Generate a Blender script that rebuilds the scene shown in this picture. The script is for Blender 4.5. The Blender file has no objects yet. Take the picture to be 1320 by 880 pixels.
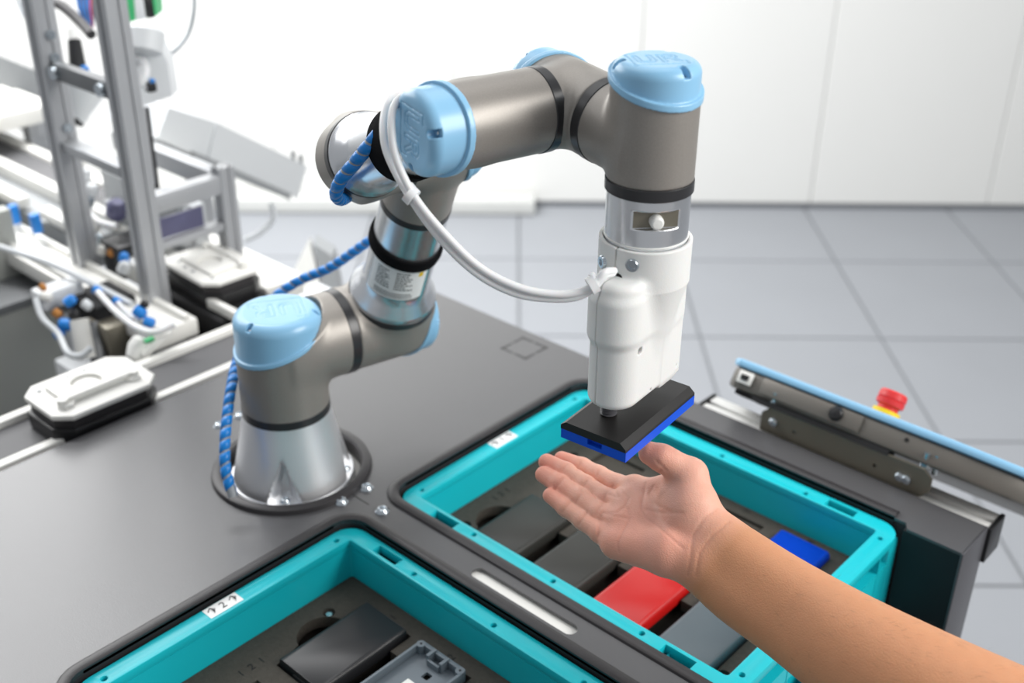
import bpy, bmesh, math, random
import numpy as np
from mathutils import Vector as V, Matrix as M, noise
random.seed(4)
SC = bpy.context.scene
COL = SC.collection
Z0 = 0.8                      # bench frame: z = 0 at the crate rims, 0.8 m above the floor
# ------------------------------------------------------------------ camera
CP = V((0.71729, -0.61986, 0.68396))
FW = V((-0.59034645, 0.65401187, -0.47303229)); RT = V((0.73968288, 0.67291662, 0.00724325)); UP = V((-0.32304846, 0.34561786, 0.88101532))
cam = bpy.data.objects.new('camera', bpy.data.cameras.new('camera')); COL.objects.link(cam)
cam.matrix_world = M(((RT.x, UP.x, -FW.x, CP.x), (RT.y, UP.y, -FW.y, CP.y), (RT.z, UP.z, -FW.z, CP.z + Z0), (0, 0, 0, 1)))
cam.data.sensor_width = 36.0; cam.data.lens = 1479.875 / 1320 * 36
cam.data.clip_start = 0.02; cam.data.clip_end = 60
cam.data.dof.use_dof = True; cam.data.dof.focus_distance = 0.84; cam.data.dof.aperture_fstop = 5.0
SC.camera = cam
# room frame: lateral axis RH, depth axis FH (the wall faces the camera)
FH = V((-0.67005, 0.74231, 0)); RH = V((0.74231, 0.67005, 0))
def room(l, d, z=0.0): return V((CP.x, CP.y, 0)) + RH * l + FH * d + V((0, 0, z))
# ------------------------------------------------------------------ world and lights
w = bpy.data.worlds.new('world'); SC.world = w; w.use_nodes = True
w.node_tree.nodes['Background'].inputs[0].default_value = (0.93, 0.96, 1.0, 1)
w.node_tree.nodes['Background'].inputs[1].default_value = 0.36
def area(name, loc, target, size, sizey, power, col=(1, 1, 1)):
    l = bpy.data.lights.new(name, 'AREA'); l.shape = 'RECTANGLE'; l.size = size; l.size_y = sizey; l.energy = power; l.color = col
    o = bpy.data.objects.new(name, l); COL.objects.link(o); loc = V(loc) + V((0, 0, Z0)); o.location = loc
    o.rotation_euler = (V(target) + V((0, 0, Z0)) - loc).to_track_quat('-Z', 'Y').to_euler(); return o
area('softbox_key', (2.0, 0.75, 1.35), (0.1, 0, 0.1), 1.2, 1.2, 50, (1, 0.98, 0.95))
area('softbox_top', (-0.5, 0.3, 2.1), (0, 0, 0), 1.8, 1.8, 14)
area('added_sheen_light', room(-2.1, 2.7, 1.5), (-0.3, -0.4, 0.0), 2.2, 1.4, 40)  # added lamp at the back left, gives the tabletop its sheen
pl = room(-1.2, 2.2, 1.9); area('wall_light', pl, room(-1.3, 3.77, 0.2), 1.6, 0.8, 110)
pl = room(1.2, 1.8, 2.0); area('wall_light_right', pl, room(1.2, 3.77, 0.0), 1.6, 0.8, 8)
SC.view_settings.view_transform = 'Standard'; SC.view_settings.look = 'None'; SC.view_settings.gamma = 1.0
SC.view_settings.use_curve_mapping = False; SC.view_settings.exposure = 0.1
# ------------------------------------------------------------------ materials
def s2l(c): return tuple((x / 255 / 12.92 if x / 255 <= 0.04045 else ((x / 255 + 0.055) / 1.055) ** 2.4) for x in c)
def mat(name, rgb, rough=0.5, metal=0.0, nscale=60, namt=0.06, bump=0.0, bscale=400, coat=0.0, stretch=None, sss=0.0, spec=0.5, trans=0.0, rvar=0.0):
    m = bpy.data.materials.new(name); m.use_nodes = True; nt = m.node_tree; b = nt.nodes['Principled BSDF']
    c = s2l(rgb)
    tc = nt.nodes.new('ShaderNodeTexCoord'); mp = nt.nodes.new('ShaderNodeMapping'); nt.links.new(tc.outputs['Object'], mp.inputs[0])
    if stretch: mp.inputs['Scale'].default_value = stretch
    n = nt.nodes.new('ShaderNodeTexNoise'); n.inputs['Scale'].default_value = nscale; n.inputs['Detail'].default_value = 4
    nt.links.new(mp.outputs[0], n.inputs['Vector'])
    mx = nt.nodes.new('ShaderNodeMix'); mx.data_type = 'RGBA'; nt.links.new(n.outputs['Fac'], mx.inputs['Factor'])
    mx.inputs[6].default_value = tuple(max(0, v * (1 - namt)) for v in c) + (1,); mx.inputs[7].default_value = tuple(min(1, v * (1 + namt)) for v in c) + (1,)
    nt.links.new(mx.outputs[2], b.inputs['Base Color'])
    b.inputs['Roughness'].default_value = rough; b.inputs['Metallic'].default_value = metal
    b.inputs['Specular IOR Level'].default_value = spec; b.inputs['Coat Weight'].default_value = coat; b.inputs['Coat Roughness'].default_value = 0.2
    if trans: b.inputs['Transmission Weight'].default_value = trans
    if sss:
        b.inputs['Subsurface Weight'].default_value = sss; b.inputs['Subsurface Radius'].default_value = (1, 0.35, 0.2); b.inputs['Subsurface Scale'].default_value = 0.004
    if rvar:
        mr = nt.nodes.new('ShaderNodeMapRange'); nt.links.new(n.outputs['Fac'], mr.inputs[0]); mr.inputs[3].default_value = rough - rvar; mr.inputs[4].default_value = rough + rvar
        nt.links.new(mr.outputs[0], b.inputs['Roughness'])
    if bump:
        n2 = nt.nodes.new('ShaderNodeTexNoise'); n2.inputs['Scale'].default_value = bscale; nt.links.new(mp.outputs[0], n2.inputs['Vector'])
        bp = nt.nodes.new('ShaderNodeBump'); bp.inputs['Strength'].default_value = bump; bp.inputs['Distance'].default_value = 0.001
        nt.links.new(n2.outputs['Fac'], bp.inputs['Height']); nt.links.new(bp.outputs[0], b.inputs['Normal'])
    return m
MT = {}
def dm(k, *a, **kw): MT[k] = mat(k, *a, **kw)
dm('floor_tile', (150, 153, 158), 0.5, nscale=3, namt=0.05, bump=0.1, bscale=90, spec=0.35)
dm('floor_joint', (120, 123, 126), 0.7)
dm('wall_white', (230, 230, 227), 0.6, nscale=2, namt=0.02)
dm('wall_gap', (240, 240, 238), 0.8)
dm('plinth', (205, 206, 203), 0.6)
dm('skirting', (105, 108, 112), 0.6)
dm('worktop', (76, 76, 78), 0.34, nscale=8, namt=0.05, bump=0.12, bscale=900, spec=0.85, rvar=0.03, coat=0.12)
dm('panel_dark', (72, 72, 76), 0.4, nscale=20, namt=0.04, spec=0.6)
dm('rubber', (44, 42, 44), 0.42, nscale=200, namt=0.08, bump=0.1, bscale=1500)
dm('black_plastic', (26, 26, 28), 0.38, nscale=100, namt=0.1)
dm('black_matte', (20, 20, 22), 0.8, nscale=100, namt=0.1)
dm('velcro', (18, 18, 20), 0.95, nscale=900, namt=0.5, bump=1.0, bscale=1800, spec=0.1)
dm('aluminium', (228, 230, 233), 0.27, 0.95, nscale=12, namt=0.03)
dm('cast_aluminium', (240, 241, 243), 0.42, 0.85, nscale=15, namt=0.03)
dm('steel', (132, 127, 114), 0.4, 0.5, nscale=25, namt=0.12)
dm('zinc', (200, 208, 214), 0.22, 1.0, nscale=60, namt=0.05)
dm('joint_grey', (150, 145, 139), 0.42, 0.4, nscale=900, namt=0.12, bump=0.06, bscale=2500, spec=0.5)
dm('joint_black', (44, 44, 46), 0.3, nscale=60, namt=0.05)
dm('lid_blue', (140, 192, 226), 0.32, nscale=30, namt=0.02, spec=0.5, coat=0.15)
dm('lid_line', (120, 172, 206), 0.4)
dm('gripper_white', (228, 229, 227), 0.5, nscale=300, namt=0.015, bump=0.15, bscale=1200, sss=0.1)
dm('cable_white', (232, 233, 234), 0.38, nscale=60, namt=0.02, sss=0.1)
dm('spiral_blue', (12, 128, 212), 0.32, nscale=80, namt=0.1)
dm('cable_grey', (150, 155, 160), 0.5)
dm('crate_teal', (18, 186, 198), 0.36, nscale=12, namt=0.05, spec=0.5, sss=0.05)
dm('sticker', (238, 239, 238), 0.5, namt=0.01)
dm('ink', (60, 62, 64), 0.6)
dm('foam', (72, 68, 62), 0.75, nscale=250, namt=0.28, bump=0.5, bscale=700, spec=0.25)
dm('foam_dark', (48, 44, 40), 0.85, nscale=250, namt=0.25, bump=0.4, bscale=700, spec=0.2)
dm('cover_black', (40, 40, 42), 0.35, nscale=15, namt=0.08, spec=0.35)
dm('cover_taupe', (52, 51, 48), 0.4, nscale=15, namt=0.06, spec=0.3)
dm('cover_slate', (84, 94, 100), 0.42, nscale=20, namt=0.05)
dm('cover_red', (188, 24, 22), 0.32, nscale=20, namt=0.05)
dm('cover_blue', (4, 56, 178), 0.3, nscale=20, namt=0.05)
dm('plate_blue', (0, 82, 218), 0.4, nscale=20, namt=0.04)
dm('plate_black', (34, 33, 33), 0.4, nscale=18, namt=0.08, spec=0.45)
dm('shell_grey', (104, 114, 122), 0.42, nscale=20, namt=0.05)
dm('white_plastic', (236, 236, 232), 0.4, namt=0.02)
dm('beige_plastic', (232, 231, 226), 0.5, nscale=20, namt=0.02)
dm('belt', (92, 92, 94), 0.6, nscale=40, namt=0.06)
dm('cabinet_grey', (176, 178, 173), 0.6, nscale=8, namt=0.04)
dm('case_grey', (214, 217, 219), 0.5, nscale=8, namt=0.02)
dm('case_under', (150, 153, 155), 0.5)
dm('profile', (176, 178, 181), 0.42, 0.35, nscale=30, namt=0.04)
dm('profile_dark', (120, 122, 124), 0.5, 0.4)
dm('rail_alu', (228, 228, 225), 0.4, 0.25, nscale=30, namt=0.03)
dm('bellows', (84, 84, 88), 0.35)
dm('pcb_green', (60, 175, 110), 0.4); dm('fitting_blue', (30, 130, 215), 0.35); dm('brass', (190, 130, 70), 0.35, 0.5)
dm('display', (92, 92, 120), 0.3, nscale=40, namt=0.3)
dm('estop_red', (214, 52, 52), 0.4); dm('estop_yellow', (238, 200, 30), 0.45)
dm('pendant_grey', (112, 108, 102), 0.42, 0.35, nscale=60, namt=0.05)
dm('tube_clear', (215, 219, 222), 0.3, trans=0.15)
dm('bin_wall', (14, 22, 26), 0.55)
# ------------------------------------------------------------------ object helpers
W = {}
def wo(o): return W.get(o.name, V((0, 0, 0)))
def tag(o, label=None, cat=None, group=None, kind=None):
    if label: o['label'] = label
    if cat: o['category'] = cat
    if group: o['group'] = group
    if kind: o['kind'] = kind
    return o
def thing(name, loc, label=None, cat=None, group=None, kind=None):
    o = bpy.data.objects.new(name, None); COL.objects.link(o); o.empty_display_size = 0.05
    loc = V(loc); o.location = loc + V((0, 0, Z0)); W[o.name] = loc
    return tag(o, label, cat, group, kind)
def finish(me, angle=0.6, smooth=True):
    if smooth:
        me.polygons.foreach_set('use_smooth', [True] * len(me.polygons))
        if angle is not None: me.set_sharp_from_angle(angle=angle)
def obj(name, bm, m, parent=None, angle=0.6, origin=None, label=None):
    """links a bmesh given in bench coordinates as one object"""
    if parent is not None: org = wo(parent)
    else: org = V(origin) if origin is not None else V((0, 0, 0))
    bmesh.ops.translate(bm, verts=bm.verts, vec=-org)
    bmesh.ops.recalc_face_normals(bm, faces=bm.faces)
    me = bpy.data.meshes.new(name); bm.to_mesh(me); bm.free(); finish(me, angle); me.materials.append(MT[m])
    o = bpy.data.objects.new(name, me); COL.objects.link(o); W[o.name] = org
    if parent is not None: o.parent = parent
    else: o.location = org + V((0, 0, Z0))
    if label: o['label'] = label
    return o
def inst(name, me, mw, parent, label=None):
    """an object sharing mesh me, placed by bench-frame matrix mw under parent"""
    o = bpy.data.objects.new(name, me); COL.objects.link(o); o.parent = parent
    o.matrix_local = M.Translation(-wo(parent)) @ mw
    if label: o['label'] = label
    return o
def mesh_of(name, bm, m, angle=0.6):
    bmesh.ops.recalc_face_normals(bm, faces=bm.faces)
    me = bpy.data.meshes.new(name); bm.to_mesh(me); bm.free(); finish(me, angle); me.materials.append(MT[m]); return me
def frame(a, hint=None):
    """rotation matrix with z along a (and x near hint)"""
    a = V(a).normalized(); h = V(hint) if hint is not None else (V((1, 0, 0)) if abs(a.x) < 0.9 else V((0, 1, 0)))
    x = (h - a * h.dot(a)).normalized(); y = a.cross(x)
    return M(((x.x, y.x, a.x), (x.y, y.y, a.y), (x.z, y.z, a.z)))
def ringv(bm, c, R, r, seg): return [bm.verts.new(c + R @ V((r * math.cos(2 * math.pi * i / seg), r * math.sin(2 * math.pi * i / seg), 0))) for i in range(seg)]
def bridge(bm, A, B):
    n = len(A)
    for i in range(n): bm.faces.new((A[i], A[(i + 1) % n], B[(i + 1) % n], B[i]))
def lathe(bm, prof, o, axis, seg=48, cap=True):
    o = V(o); R = frame(axis); a = V(axis).normalized(); rs = [ringv(bm, o + a * h, R, max(r, 1e-5), seg) for r, h in prof]
    for A, B in zip(rs, rs[1:]): bridge(bm, A, B)
    if cap: bm.faces.new(rs[0][::-1]); bm.faces.new(rs[-1])
    return bm
def cyl(bm, p0, p1, r0, r1=None, seg=24):
    p0 = V(p0); p1 = V(p1); return lathe(bm, [(r0, 0), (r1 if r1 is not None else r0, (p1 - p0).length)], p0, p1 - p0, seg)
def crv(pts, n=8):
    pts = [V(p) for p in pts]; P = [pts[0] * 2 - pts[1]] + pts + [pts[-1] * 2 - pts[-2]]; out = []
    for i in range(1, len(P) - 2):
        for k in range(n):
            t = k / n; a, b, c, d = P[i - 1:i + 3]
            out.append(0.5 * ((2 * b) + (c - a) * t + (2 * a - 5 * b + 4 * c - d) * t * t + (3 * b - a - 3 * c + d) * t ** 3))
    out.append(pts[-1]); return out
def tube(bm, pts, r, seg=12, n=8, smooth=True):
    p = crv(pts, n) if smooth else [V(q) for q in pts]; prev = None; x = None
    for i, q in enumerate(p):
        t = (p[min(i + 1, len(p) - 1)] - p[max(i - 1, 0)]).normalized()
        if x is None: x = t.orthogonal().normalized()
        x = (x - t * x.dot(t)).normalized(); y = t.cross(x)
        rg = [bm.verts.new(q + (x * math.cos(2 * math.pi * k / seg) + y * math.sin(2 * math.pi * k / seg)) * r) for k in range(seg)]
        if prev: bridge(bm, prev, rg)
        else: bm.faces.new(rg[::-1])
        prev = rg
    bm.faces.new(prev); return bm
def box(bm, c, s, R=None, bev=0.0, bseg=2):
    t = bmesh.new(); bmesh.ops.create_cube(t, size=1); bmesh.ops.scale(t, verts=t.verts, vec=s)
    if bev: bmesh.ops.bevel(t, geom=t.edges[:], offset=bev, segments=bseg, affect='EDGES', profile=0.5)
    if R is not None: bmesh.ops.rotate(t, verts=t.verts, cent=(0, 0, 0), matrix=R)
    bmesh.ops.translate(t, verts=t.verts, vec=c); me = bpy.data.meshes.new('t'); t.to_mesh(me); t.free(); bm.from_mesh(me); bpy.data.meshes.remove(me); return bm
def bx(x0, x1, y0, y1, z0, z1, bev=0.0, bm=None): return box(bm or bmesh.new(), ((x0 + x1) / 2, (y0 + y1) / 2, (z0 + z1) / 2), (abs(x1 - x0), abs(y1 - y0), abs(z1 - z0)), None, bev)
def rrect(x0, x1, y0, y1, r, n=6):
    out = []
    for cx, cy, a0 in ((x1 - r, y1 - r, 0), (x0 + r, y1 - r, 90), (x0 + r, y0 + r, 180), (x1 - r, y0 + r, 270)):
        for k in range(n + 1):
            a = math.radians(a0 + 90 * k / n); out.append((cx + r * math.cos(a), cy + r * math.sin(a)))
    return out
def circ(x, y, r, n=24): return [(x + r * math.cos(2 * math.pi * k / n), y + r * math.sin(2 * math.pi * k / n)) for k in range(n)]
def plate(loops, z0, z1, bev=0.0, mw=None, bm=None):
    """solid plate from outlines with holes"""
    c = bpy.data.curves.new('p', 'CURVE'); c.dimensions = '2D'; c.fill_mode = 'BOTH'; c.extrude = (z1 - z0) / 2 - bev; c.bevel_depth = bev; c.bevel_resolution = 1; c.offset = -bev
    for n_, lp in enumerate(loops):
        ar = sum(lp[k - 1][0] * lp[k][1] - lp[k][0] * lp[k - 1][1] for k in range(len(lp)))
        if (ar > 0) != (n_ == 0): lp = lp[::-1]
        s = c.splines.new('POLY'); s.points.add(len(lp) - 1); s.use_cyclic_u = True
        for k, q in enumerate(lp): s.points[k].co = (q[0], q[1], 0, 1)
    o = bpy.data.objects.new('p', c); COL.objects.link(o); dg = bpy.context.evaluated_depsgraph_get()
    me = bpy.data.meshes.new_from_object(o.evaluated_get(dg)); bpy.data.objects.remove(o); bpy.data.curves.remove(c)
    me.transform(M.Translation((0, 0, (z0 + z1) / 2)))
    if mw is not None: me.transform(mw)
    bm = bm or bmesh.new(); bm.from_mesh(me); bpy.data.meshes.remove(me)
    bmesh.ops.remove_doubles(bm, verts=bm.verts, dist=1e-6); return bm
def text(body, size, o, xd, yd, ext=0.0003, bm=None):
    c = bpy.data.curves.new('t', 'FONT'); c.body = body; c.size = size; c.extrude = ext; c.align_x = 'CENTER'; c.align_y = 'CENTER'; c.resolution_u = 3
    ob = bpy.data.objects.new('t', c); COL.objects.link(ob); dg = bpy.context.evaluated_depsgraph_get()
    me = bpy.data.meshes.new_from_object(ob.evaluated_get(dg)); bpy.data.objects.remove(ob); bpy.data.curves.remove(c)
    xd = V(xd).normalized(); yd = V(yd).normalized(); zd = xd.cross(yd); o = V(o)
    me.transform(M(((xd.x, yd.x, zd.x, o.x), (xd.y, yd.y, zd.y, o.y), (xd.z, yd.z, zd.z, o.z), (0, 0, 0, 1))))
    bm = bm or bmesh.new(); bm.from_mesh(me); bpy.data.meshes.remove(me); return bm
def px(x, y, d):
    """point seen at photo pixel (x, y) at distance d along the view axis"""
    return CP + (FW + RT * ((x - 660) / 1479.875) - UP * ((y - 440) / 1479.875)) * d
# ---- signed distance meshing (naive surface nets) for blended organic and cast shapes
def nets(fn, lo, hi, h):
    lo = np.array(lo, float); hi = np.array(hi, float); n = np.ceil((hi - lo) / h).astype(int) + 1
    ax = [lo[i] + h * np.arange(n[i]) for i in range(3)]
    G = np.empty(n, np.float32)
    for i0 in range(0, n[0], 24):
        X, Y, Z = np.meshgrid(ax[0][i0:i0 + 24], ax[1], ax[2], indexing='ij')
        G[i0:i0 + 24] = fn(np.stack([X, Y, Z], -1))
    ins = G < 0; c = [slice(0, -1), slice(1, None)]
    S = np.zeros(tuple(n - 1) + (3,), np.float32); Cn = np.zeros(tuple(n - 1), np.float32)
    for d in range(3):
        o1, o2 = [k for k in range(3) if k != d]
        for a in (0, 1):
            for b in (0, 1):
                s0 = [None] * 3; s1 = [None] * 3
                s0[d] = c[0]; s1[d] = c[1]; s0[o1] = s1[o1] = c[a]; s0[o2] = s1[o2] = c[b]
                g0 = G[tuple(s0)]; g1 = G[tuple(s1)]; x = (g0 < 0) != (g1 < 0)
                t = np.where(x, g0 / np.where(x, g0 - g1, 1), 0)
                S[..., d] += np.where(x, t, 0); S[..., o1] += np.where(x, a, 0); S[..., o2] += np.where(x, b, 0); Cn += x
    act = Cn > 0; idx = -np.ones(tuple(n - 1), np.int64); idx[act] = np.arange(act.sum())
    cells = np.argwhere(act); verts = lo + h * (cells + S[act] / Cn[act][:, None])
    faces = []
    for d in range(3):
        o1, o2 = [(1, 2), (2, 0), (0, 1)][d]
        s0 = [slice(None)] * 3; s1 = [slice(None)] * 3; s0[d] = c[0]; s1[d] = c[1]
        x = ins[tuple(s0)] != ins[tuple(s1)]; e = np.argwhere(x)
        e = e[(e[:, o1] > 0) & (e[:, o2] > 0) & (e[:, o1] < n[o1] - 1) & (e[:, o2] < n[o2] - 1)]
        flip = ins[tuple(e.T)]
        q = []
        for a, b in ((1, 1), (0, 1), (0, 0), (1, 0)):
            k = e.copy(); k[:, o1] -= a; k[:, o2] -= b; q.append(idx[tuple(k.T)])
        q = np.stack(q, 1); q[~flip] = q[~flip][:, ::-1]; faces.append(q)
    return verts, np.concatenate(faces)
def netobj(name, fn, lo, hi, h, m, parent, label=None, colfn=None, origin=None):
    v, f = nets(fn, lo, hi, h); org = wo(parent) if parent is not None else V(origin)
    for it in range(2):   # project the vertices onto the surface
        d = fn(v); e = h * 0.4; g = np.stack([fn(v + np.eye(3)[k] * e) - fn(v - np.eye(3)[k] * e) for k in range(3)], -1) / (2 * e)
        v = v - g * (np.clip(d, -h, h) / np.maximum((g * g).sum(-1), 0.2))[:, None]
    me = bpy.data.meshes.new(name); me.vertices.add(len(v)); me.vertices.foreach_set('co', (v - np.array(org)).astype(np.float32).ravel())
    me.loops.add(f.size); me.loops.foreach_set('vertex_index', f.ravel().astype(np.int32)); me.polygons.add(len(f))
    me.polygons.foreach_set('loop_start', np.arange(0, f.size, 4, dtype=np.int32)); me.polygons.foreach_set('loop_total', np.full(len(f), 4, np.int32))
    me.update(); me.validate(); me.polygons.foreach_set('use_smooth', [True] * len(me.polygons)); me.materials.append(MT[m])
    if colfn is not None:
        a = me.color_attributes.new('tint', 'FLOAT_COLOR', 'POINT'); cc = np.ones((len(v), 4), np.float32); cc[:, :3] = colfn(v); a.data.foreach_set('color', cc.ravel())
    o = bpy.data.objects.new(name, me); COL.objects.link(o); W[o.name] = org
    if parent is not None: o.parent = parent
    else: o.location = org + V((0, 0, Z0))
    if label: o['label'] = label
    return o
def smin(a, b, k): h = np.clip(0.5 + 0.5 * (b - a) / k, 0, 1); return b * (1 - h) + a * h - k * h * (1 - h)
def smax(a, b, k): return -smin(-a, -b, k)
def nv(a): return np.array(tuple(a), float)
def sd_cyl(p, o, a, h0, h1, r, rd=0.0):
    q = p - nv(o); t = q @ nv(a); rr = np.linalg.norm(q - t[..., None] * nv(a), axis=-1)
    dx = rr - (r - rd); dy = np.abs(t - (h0 + h1) / 2) - ((h1 - h0) / 2 - rd)
    return np.minimum(np.maximum(dx, dy), 0) + np.sqrt(np.maximum(dx, 0) ** 2 + np.maximum(dy, 0) ** 2) - rd
def sd_cone(p, a, b, ra, rb):
    """round cone between a and b (approximate)"""
    a = nv(a); b = nv(b); ab = b - a; t = np.clip(((p - a) @ ab) / (ab @ ab), 0, 1); return np.linalg.norm(p - a - t[..., None] * ab, axis=-1) - (ra + (rb - ra) * t)
# ------------------------------------------------------------------ the room
fl = thing('floor', room(0, 2, -Z0), kind='structure'); fl['label'] = 'grey tiled floor'
b = bmesh.new(); R3 = M(((RH.x, FH.x, 0), (RH.y, FH.y, 0), (0, 0, 1)))
box(b, room(0, 1.7, -Z0 - 0.022), (8, 4.4, 0.036), R3); obj('floor_slab', b, 'floor_joint', fl)
tb = bmesh.new(); box(tb, (0, 0, -0.004), (0.492, 0.508, 0.008), None, 0.0015, 1); tile = mesh_of('floor_tile', tb, 'floor_tile')
for j in range(-6, 1):
    for i in range(-6, 7): inst('floor_tile', tile, M.Translation(room(0.27 + 0.5 * i, 3.0585 + 0.517 * j, -Z0)) @ R3.to_4x4(), fl)
tb = bmesh.new(); box(tb, (0, 0, -0.004), (0.492, 0.448, 0.008), None, 0.0015, 1); tile2 = mesh_of('floor_tile_cut', tb, 'floor_tile')
for i in range(-6, 7): inst('floor_tile', tile2, M.Translation(room(0.27 + 0.5 * i, 3.5455, -Z0)) @ R3.to_4x4(), fl)
wl = thing('wall_back', room(0, 3.79, -Z0), kind='structure'); wl['label'] = 'white panelled wall'
b = bmesh.new(); box(b, room(0, 3.84, 0.5), (8, 0.06, 2.6), R3); obj('wall_core', b, 'wall_gap', wl)
pb = bmesh.new(); box(pb, (0, 0, 0), (0.6175, 0.03, 2.58), None, 0.003, 1); wp = mesh_of('wall_panel', pb, 'wall_white')
for i in range(-6, 7): inst('wall_panel', wp, M.Translation(room(0.11 + 0.62 * i, 3.79, 0.505)) @ R3.to_4x4(), wl)
b = bmesh.new(); box(b, room(0, 3.772, -Z0 + 0.009), (8, 0.008, 0.018), R3); tag(obj('baseboard_back', b, 'skirting'), kind='structure')
b = bmesh.new(); box(b, room(-1.4, 3.72, -Z0 + 0.028), (2.95, 0.09, 0.05), R3, 0.004); tag(obj('trim_1', b, 'plinth'), kind='structure')
# ------------------------------------------------------------------ workbench
ZT = 0.006
wb = thing('workbench', (0, 0, -Z0), 'dark grey workbench carrying the robot arm and two sunken crates', 'workbench')
HOLE = (-0.1087, -0.0418)
o1 = rrect(-0.003, 0.60, -0.003, 0.3035, 0.02)
outline = [(-0.3235, -1.0), (0.458, -1.0), (0.458, -0.360), (0.395, -0.360), (0.395, -0.3595)]
# outer outline with the crate bays open towards +x
def arc(cx, cy, r, a0, a1, n=6): return [(cx + r * math.cos(math.radians(a0 + (a1 - a0) * k / n)), cy + r * math.sin(math.radians(a0 + (a1 - a0) * k / n))) for k in range(n + 1)]
rr = 0.022
bay1 = [(0.460, 0.2950), (0.405, 0.2950), (0.400, 0.3035)] + arc(-0.003 + rr, 0.3035 - rr, rr, 90, 180) + arc(-0.003 + rr, -0.003 + rr, rr, 180, 270) + [(0.460, -0.003)]
bay2 = [(0.460, -0.0535)] + arc(-0.003 + rr, -0.0535 - rr, rr, 90, 180) + arc(-0.003 + rr, -0.3595 + rr, rr, 180, 270) + [(0.460, -0.3595)]
outline = [(-0.3225, -1.0), (0.460, -1.0)] + bay2[::-1] + bay1[::-1] + [(0.460, 0.3515), (-0.3225, 0.3515)]
slot = rrect(0.141, 0.262, -0.0385, -0.0245, 0.0069)
b = plate([outline, circ(*HOLE, 0.073, 64), slot], ZT - 0.003, ZT, 0.0); obj('tabletop', b, 'worktop', wb)
b = bmesh.new()
bx(-0.322, 0.458, 0.306, 0.351, -0.10, ZT - 0.003, bm=b); obj('side_rail', b, 'panel_dark', wb)
b = bmesh.new(); bx(0.4585, 0.4615, 0.294, 0.3525, -0.40, ZT, 0.001, bm=b); obj('end_plate', b, 'panel_dark', wb)
b = bmesh.new(); bx(-0.31, 0.4585, 0.306, 0.348, -Z0 + 0.02, -0.10, bm=b); bx(-0.318, -0.30, -0.95, 0.30, -Z0 + 0.02, ZT - 0.003, bm=b); obj('side_panel', b, 'panel_dark', wb)
b = bx(0.4015, 0.4585, 0.2950, 0.3060, -0.4, ZT - 0.003); obj('inner_panel', b, 'bin_wall', wb)
b = bx(-0.30, 0.458, -0.95, 0.30, -0.30, -0.285); obj('lower_shelf', b, 'black_matte', wb)
b = bmesh.new(); bx(0.0, 0.458, -0.051, -0.006, -0.285, -0.03, bm=b); obj('divider', b, 'bin_wall', wb)
b = bx(0.13, 0.272, -0.0455, -0.0175, -0.03, 0.0015); obj('slot_liner', b, 'white_plastic', wb, label='white insert seen through the slot')
b = bmesh.new(); bx(-0.012, -0.009, -0.95, 0.30, -0.285, ZT - 0.003, bm=b); bx(-0.01, 0.458, -0.366, -0.363, -0.285, ZT - 0.003, bm=b); obj('bay_wall', b, 'bin_wall', wb)
def moulding(path, wd=0.0115, hgt=0.0032):
    """rubber edging following an open path of inner-edge points; outer edge to the left"""
    bm = bmesh.new(); P = [V((x, y, 0)) for x, y in path]; prev = None
    prof = [(0.0, -0.012), (0.0, hgt * 0.6), (0.002, hgt), (wd - 0.0035, hgt), (wd - 0.001, hgt * 0.6), (wd, 0.0)]
    for i, p in enumerate(P):
        t0 = (p - P[i - 1]).normalized() if i else (P[1] - p).normalized(); t1 = (P[i + 1] - p).normalized() if i < len(P) - 1 else t0
        t = (t0 + t1).normalized(); nn = V((-t.y, t.x, 0)); k = 1 / max(0.5, nn.dot(V((-t0.y, t0.x, 0))))
        row = [bm.verts.new(p + nn * (u * k) + V((0, 0, ZT + v))) for u, v in prof]
        if prev:
            for q in range(len(row) - 1): bm.faces.new((prev[q], prev[q + 1], row[q + 1], row[q]))
        prev = row
    return bm
obj('edge_moulding', moulding(([(0.388, 0.3035)] + arc(-0.003 + rr, 0.3035 - rr, rr, 90, 180) + arc(-0.003 + rr, -0.003 + rr, rr, 180, 270) + [(0.458, -0.003)])[::-1]), 'rubber', wb)
obj('edge_moulding', moulding(([(0.458, -0.0535)] + arc(-0.003 + rr, -0.0535 - rr, rr, 90, 180) + arc(-0.003 + rr, -0.3595 + rr, rr, 180, 270) + [(0.458, -0.3595)])[::-1]), 'rubber', wb)
b = bmesh.new(); lathe(b, [(0.0705, -0.012), (0.0705, 0.004), (0.0725, 0.0062), (0.0775, 0.0062), (0.0805, 0.0045), (0.082, 0.0)], (HOLE[0], HOLE[1], ZT), (0, 0, 1), 72, cap=False)
obj('round_edging', b, 'rubber', wb)
b = bmesh.new(); lathe(b, [(0.0005, 0), (0.11, 0), (0.11, -0.01)], (HOLE[0], HOLE[1], -0.0105), (0, 0, 1), 48); obj('mounting_plate', b, 'beige_plastic', wb)
sb = bmesh.new(); lathe(sb, [(0.0072, 0), (0.0072, 0.0008), (0.0055, 0.0022), (0.0045, 0.0036), (0.003, 0.0042), (0.0025, 0.0028), (0.0005, 0.0028)], (0, 0, 0), (0, 0, 1), 20); screw = mesh_of('screw', sb, 'zinc', 0.5)
for x, y in ((-0.0265, -0.046), (0.0145, -0.0285), (-0.026, -0.0135), (-0.231, -0.045), (-0.231, -0.018)):
    inst('screw', screw, M.Translation((x, y, ZT)), wb)
b = bmesh.new()
for p, q in (((-0.0450, -0.0303), (-0.0030, -0.0303)),): bx(p[0], q[0], p[1] - 0.0004, q[1] + 0.0004, ZT, ZT + 0.0002, bm=b)
obj('seam_line', b, 'black_matte', wb)
mc = (-0.1065, 0.3155); s = 0.019; b = bmesh.new()
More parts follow.
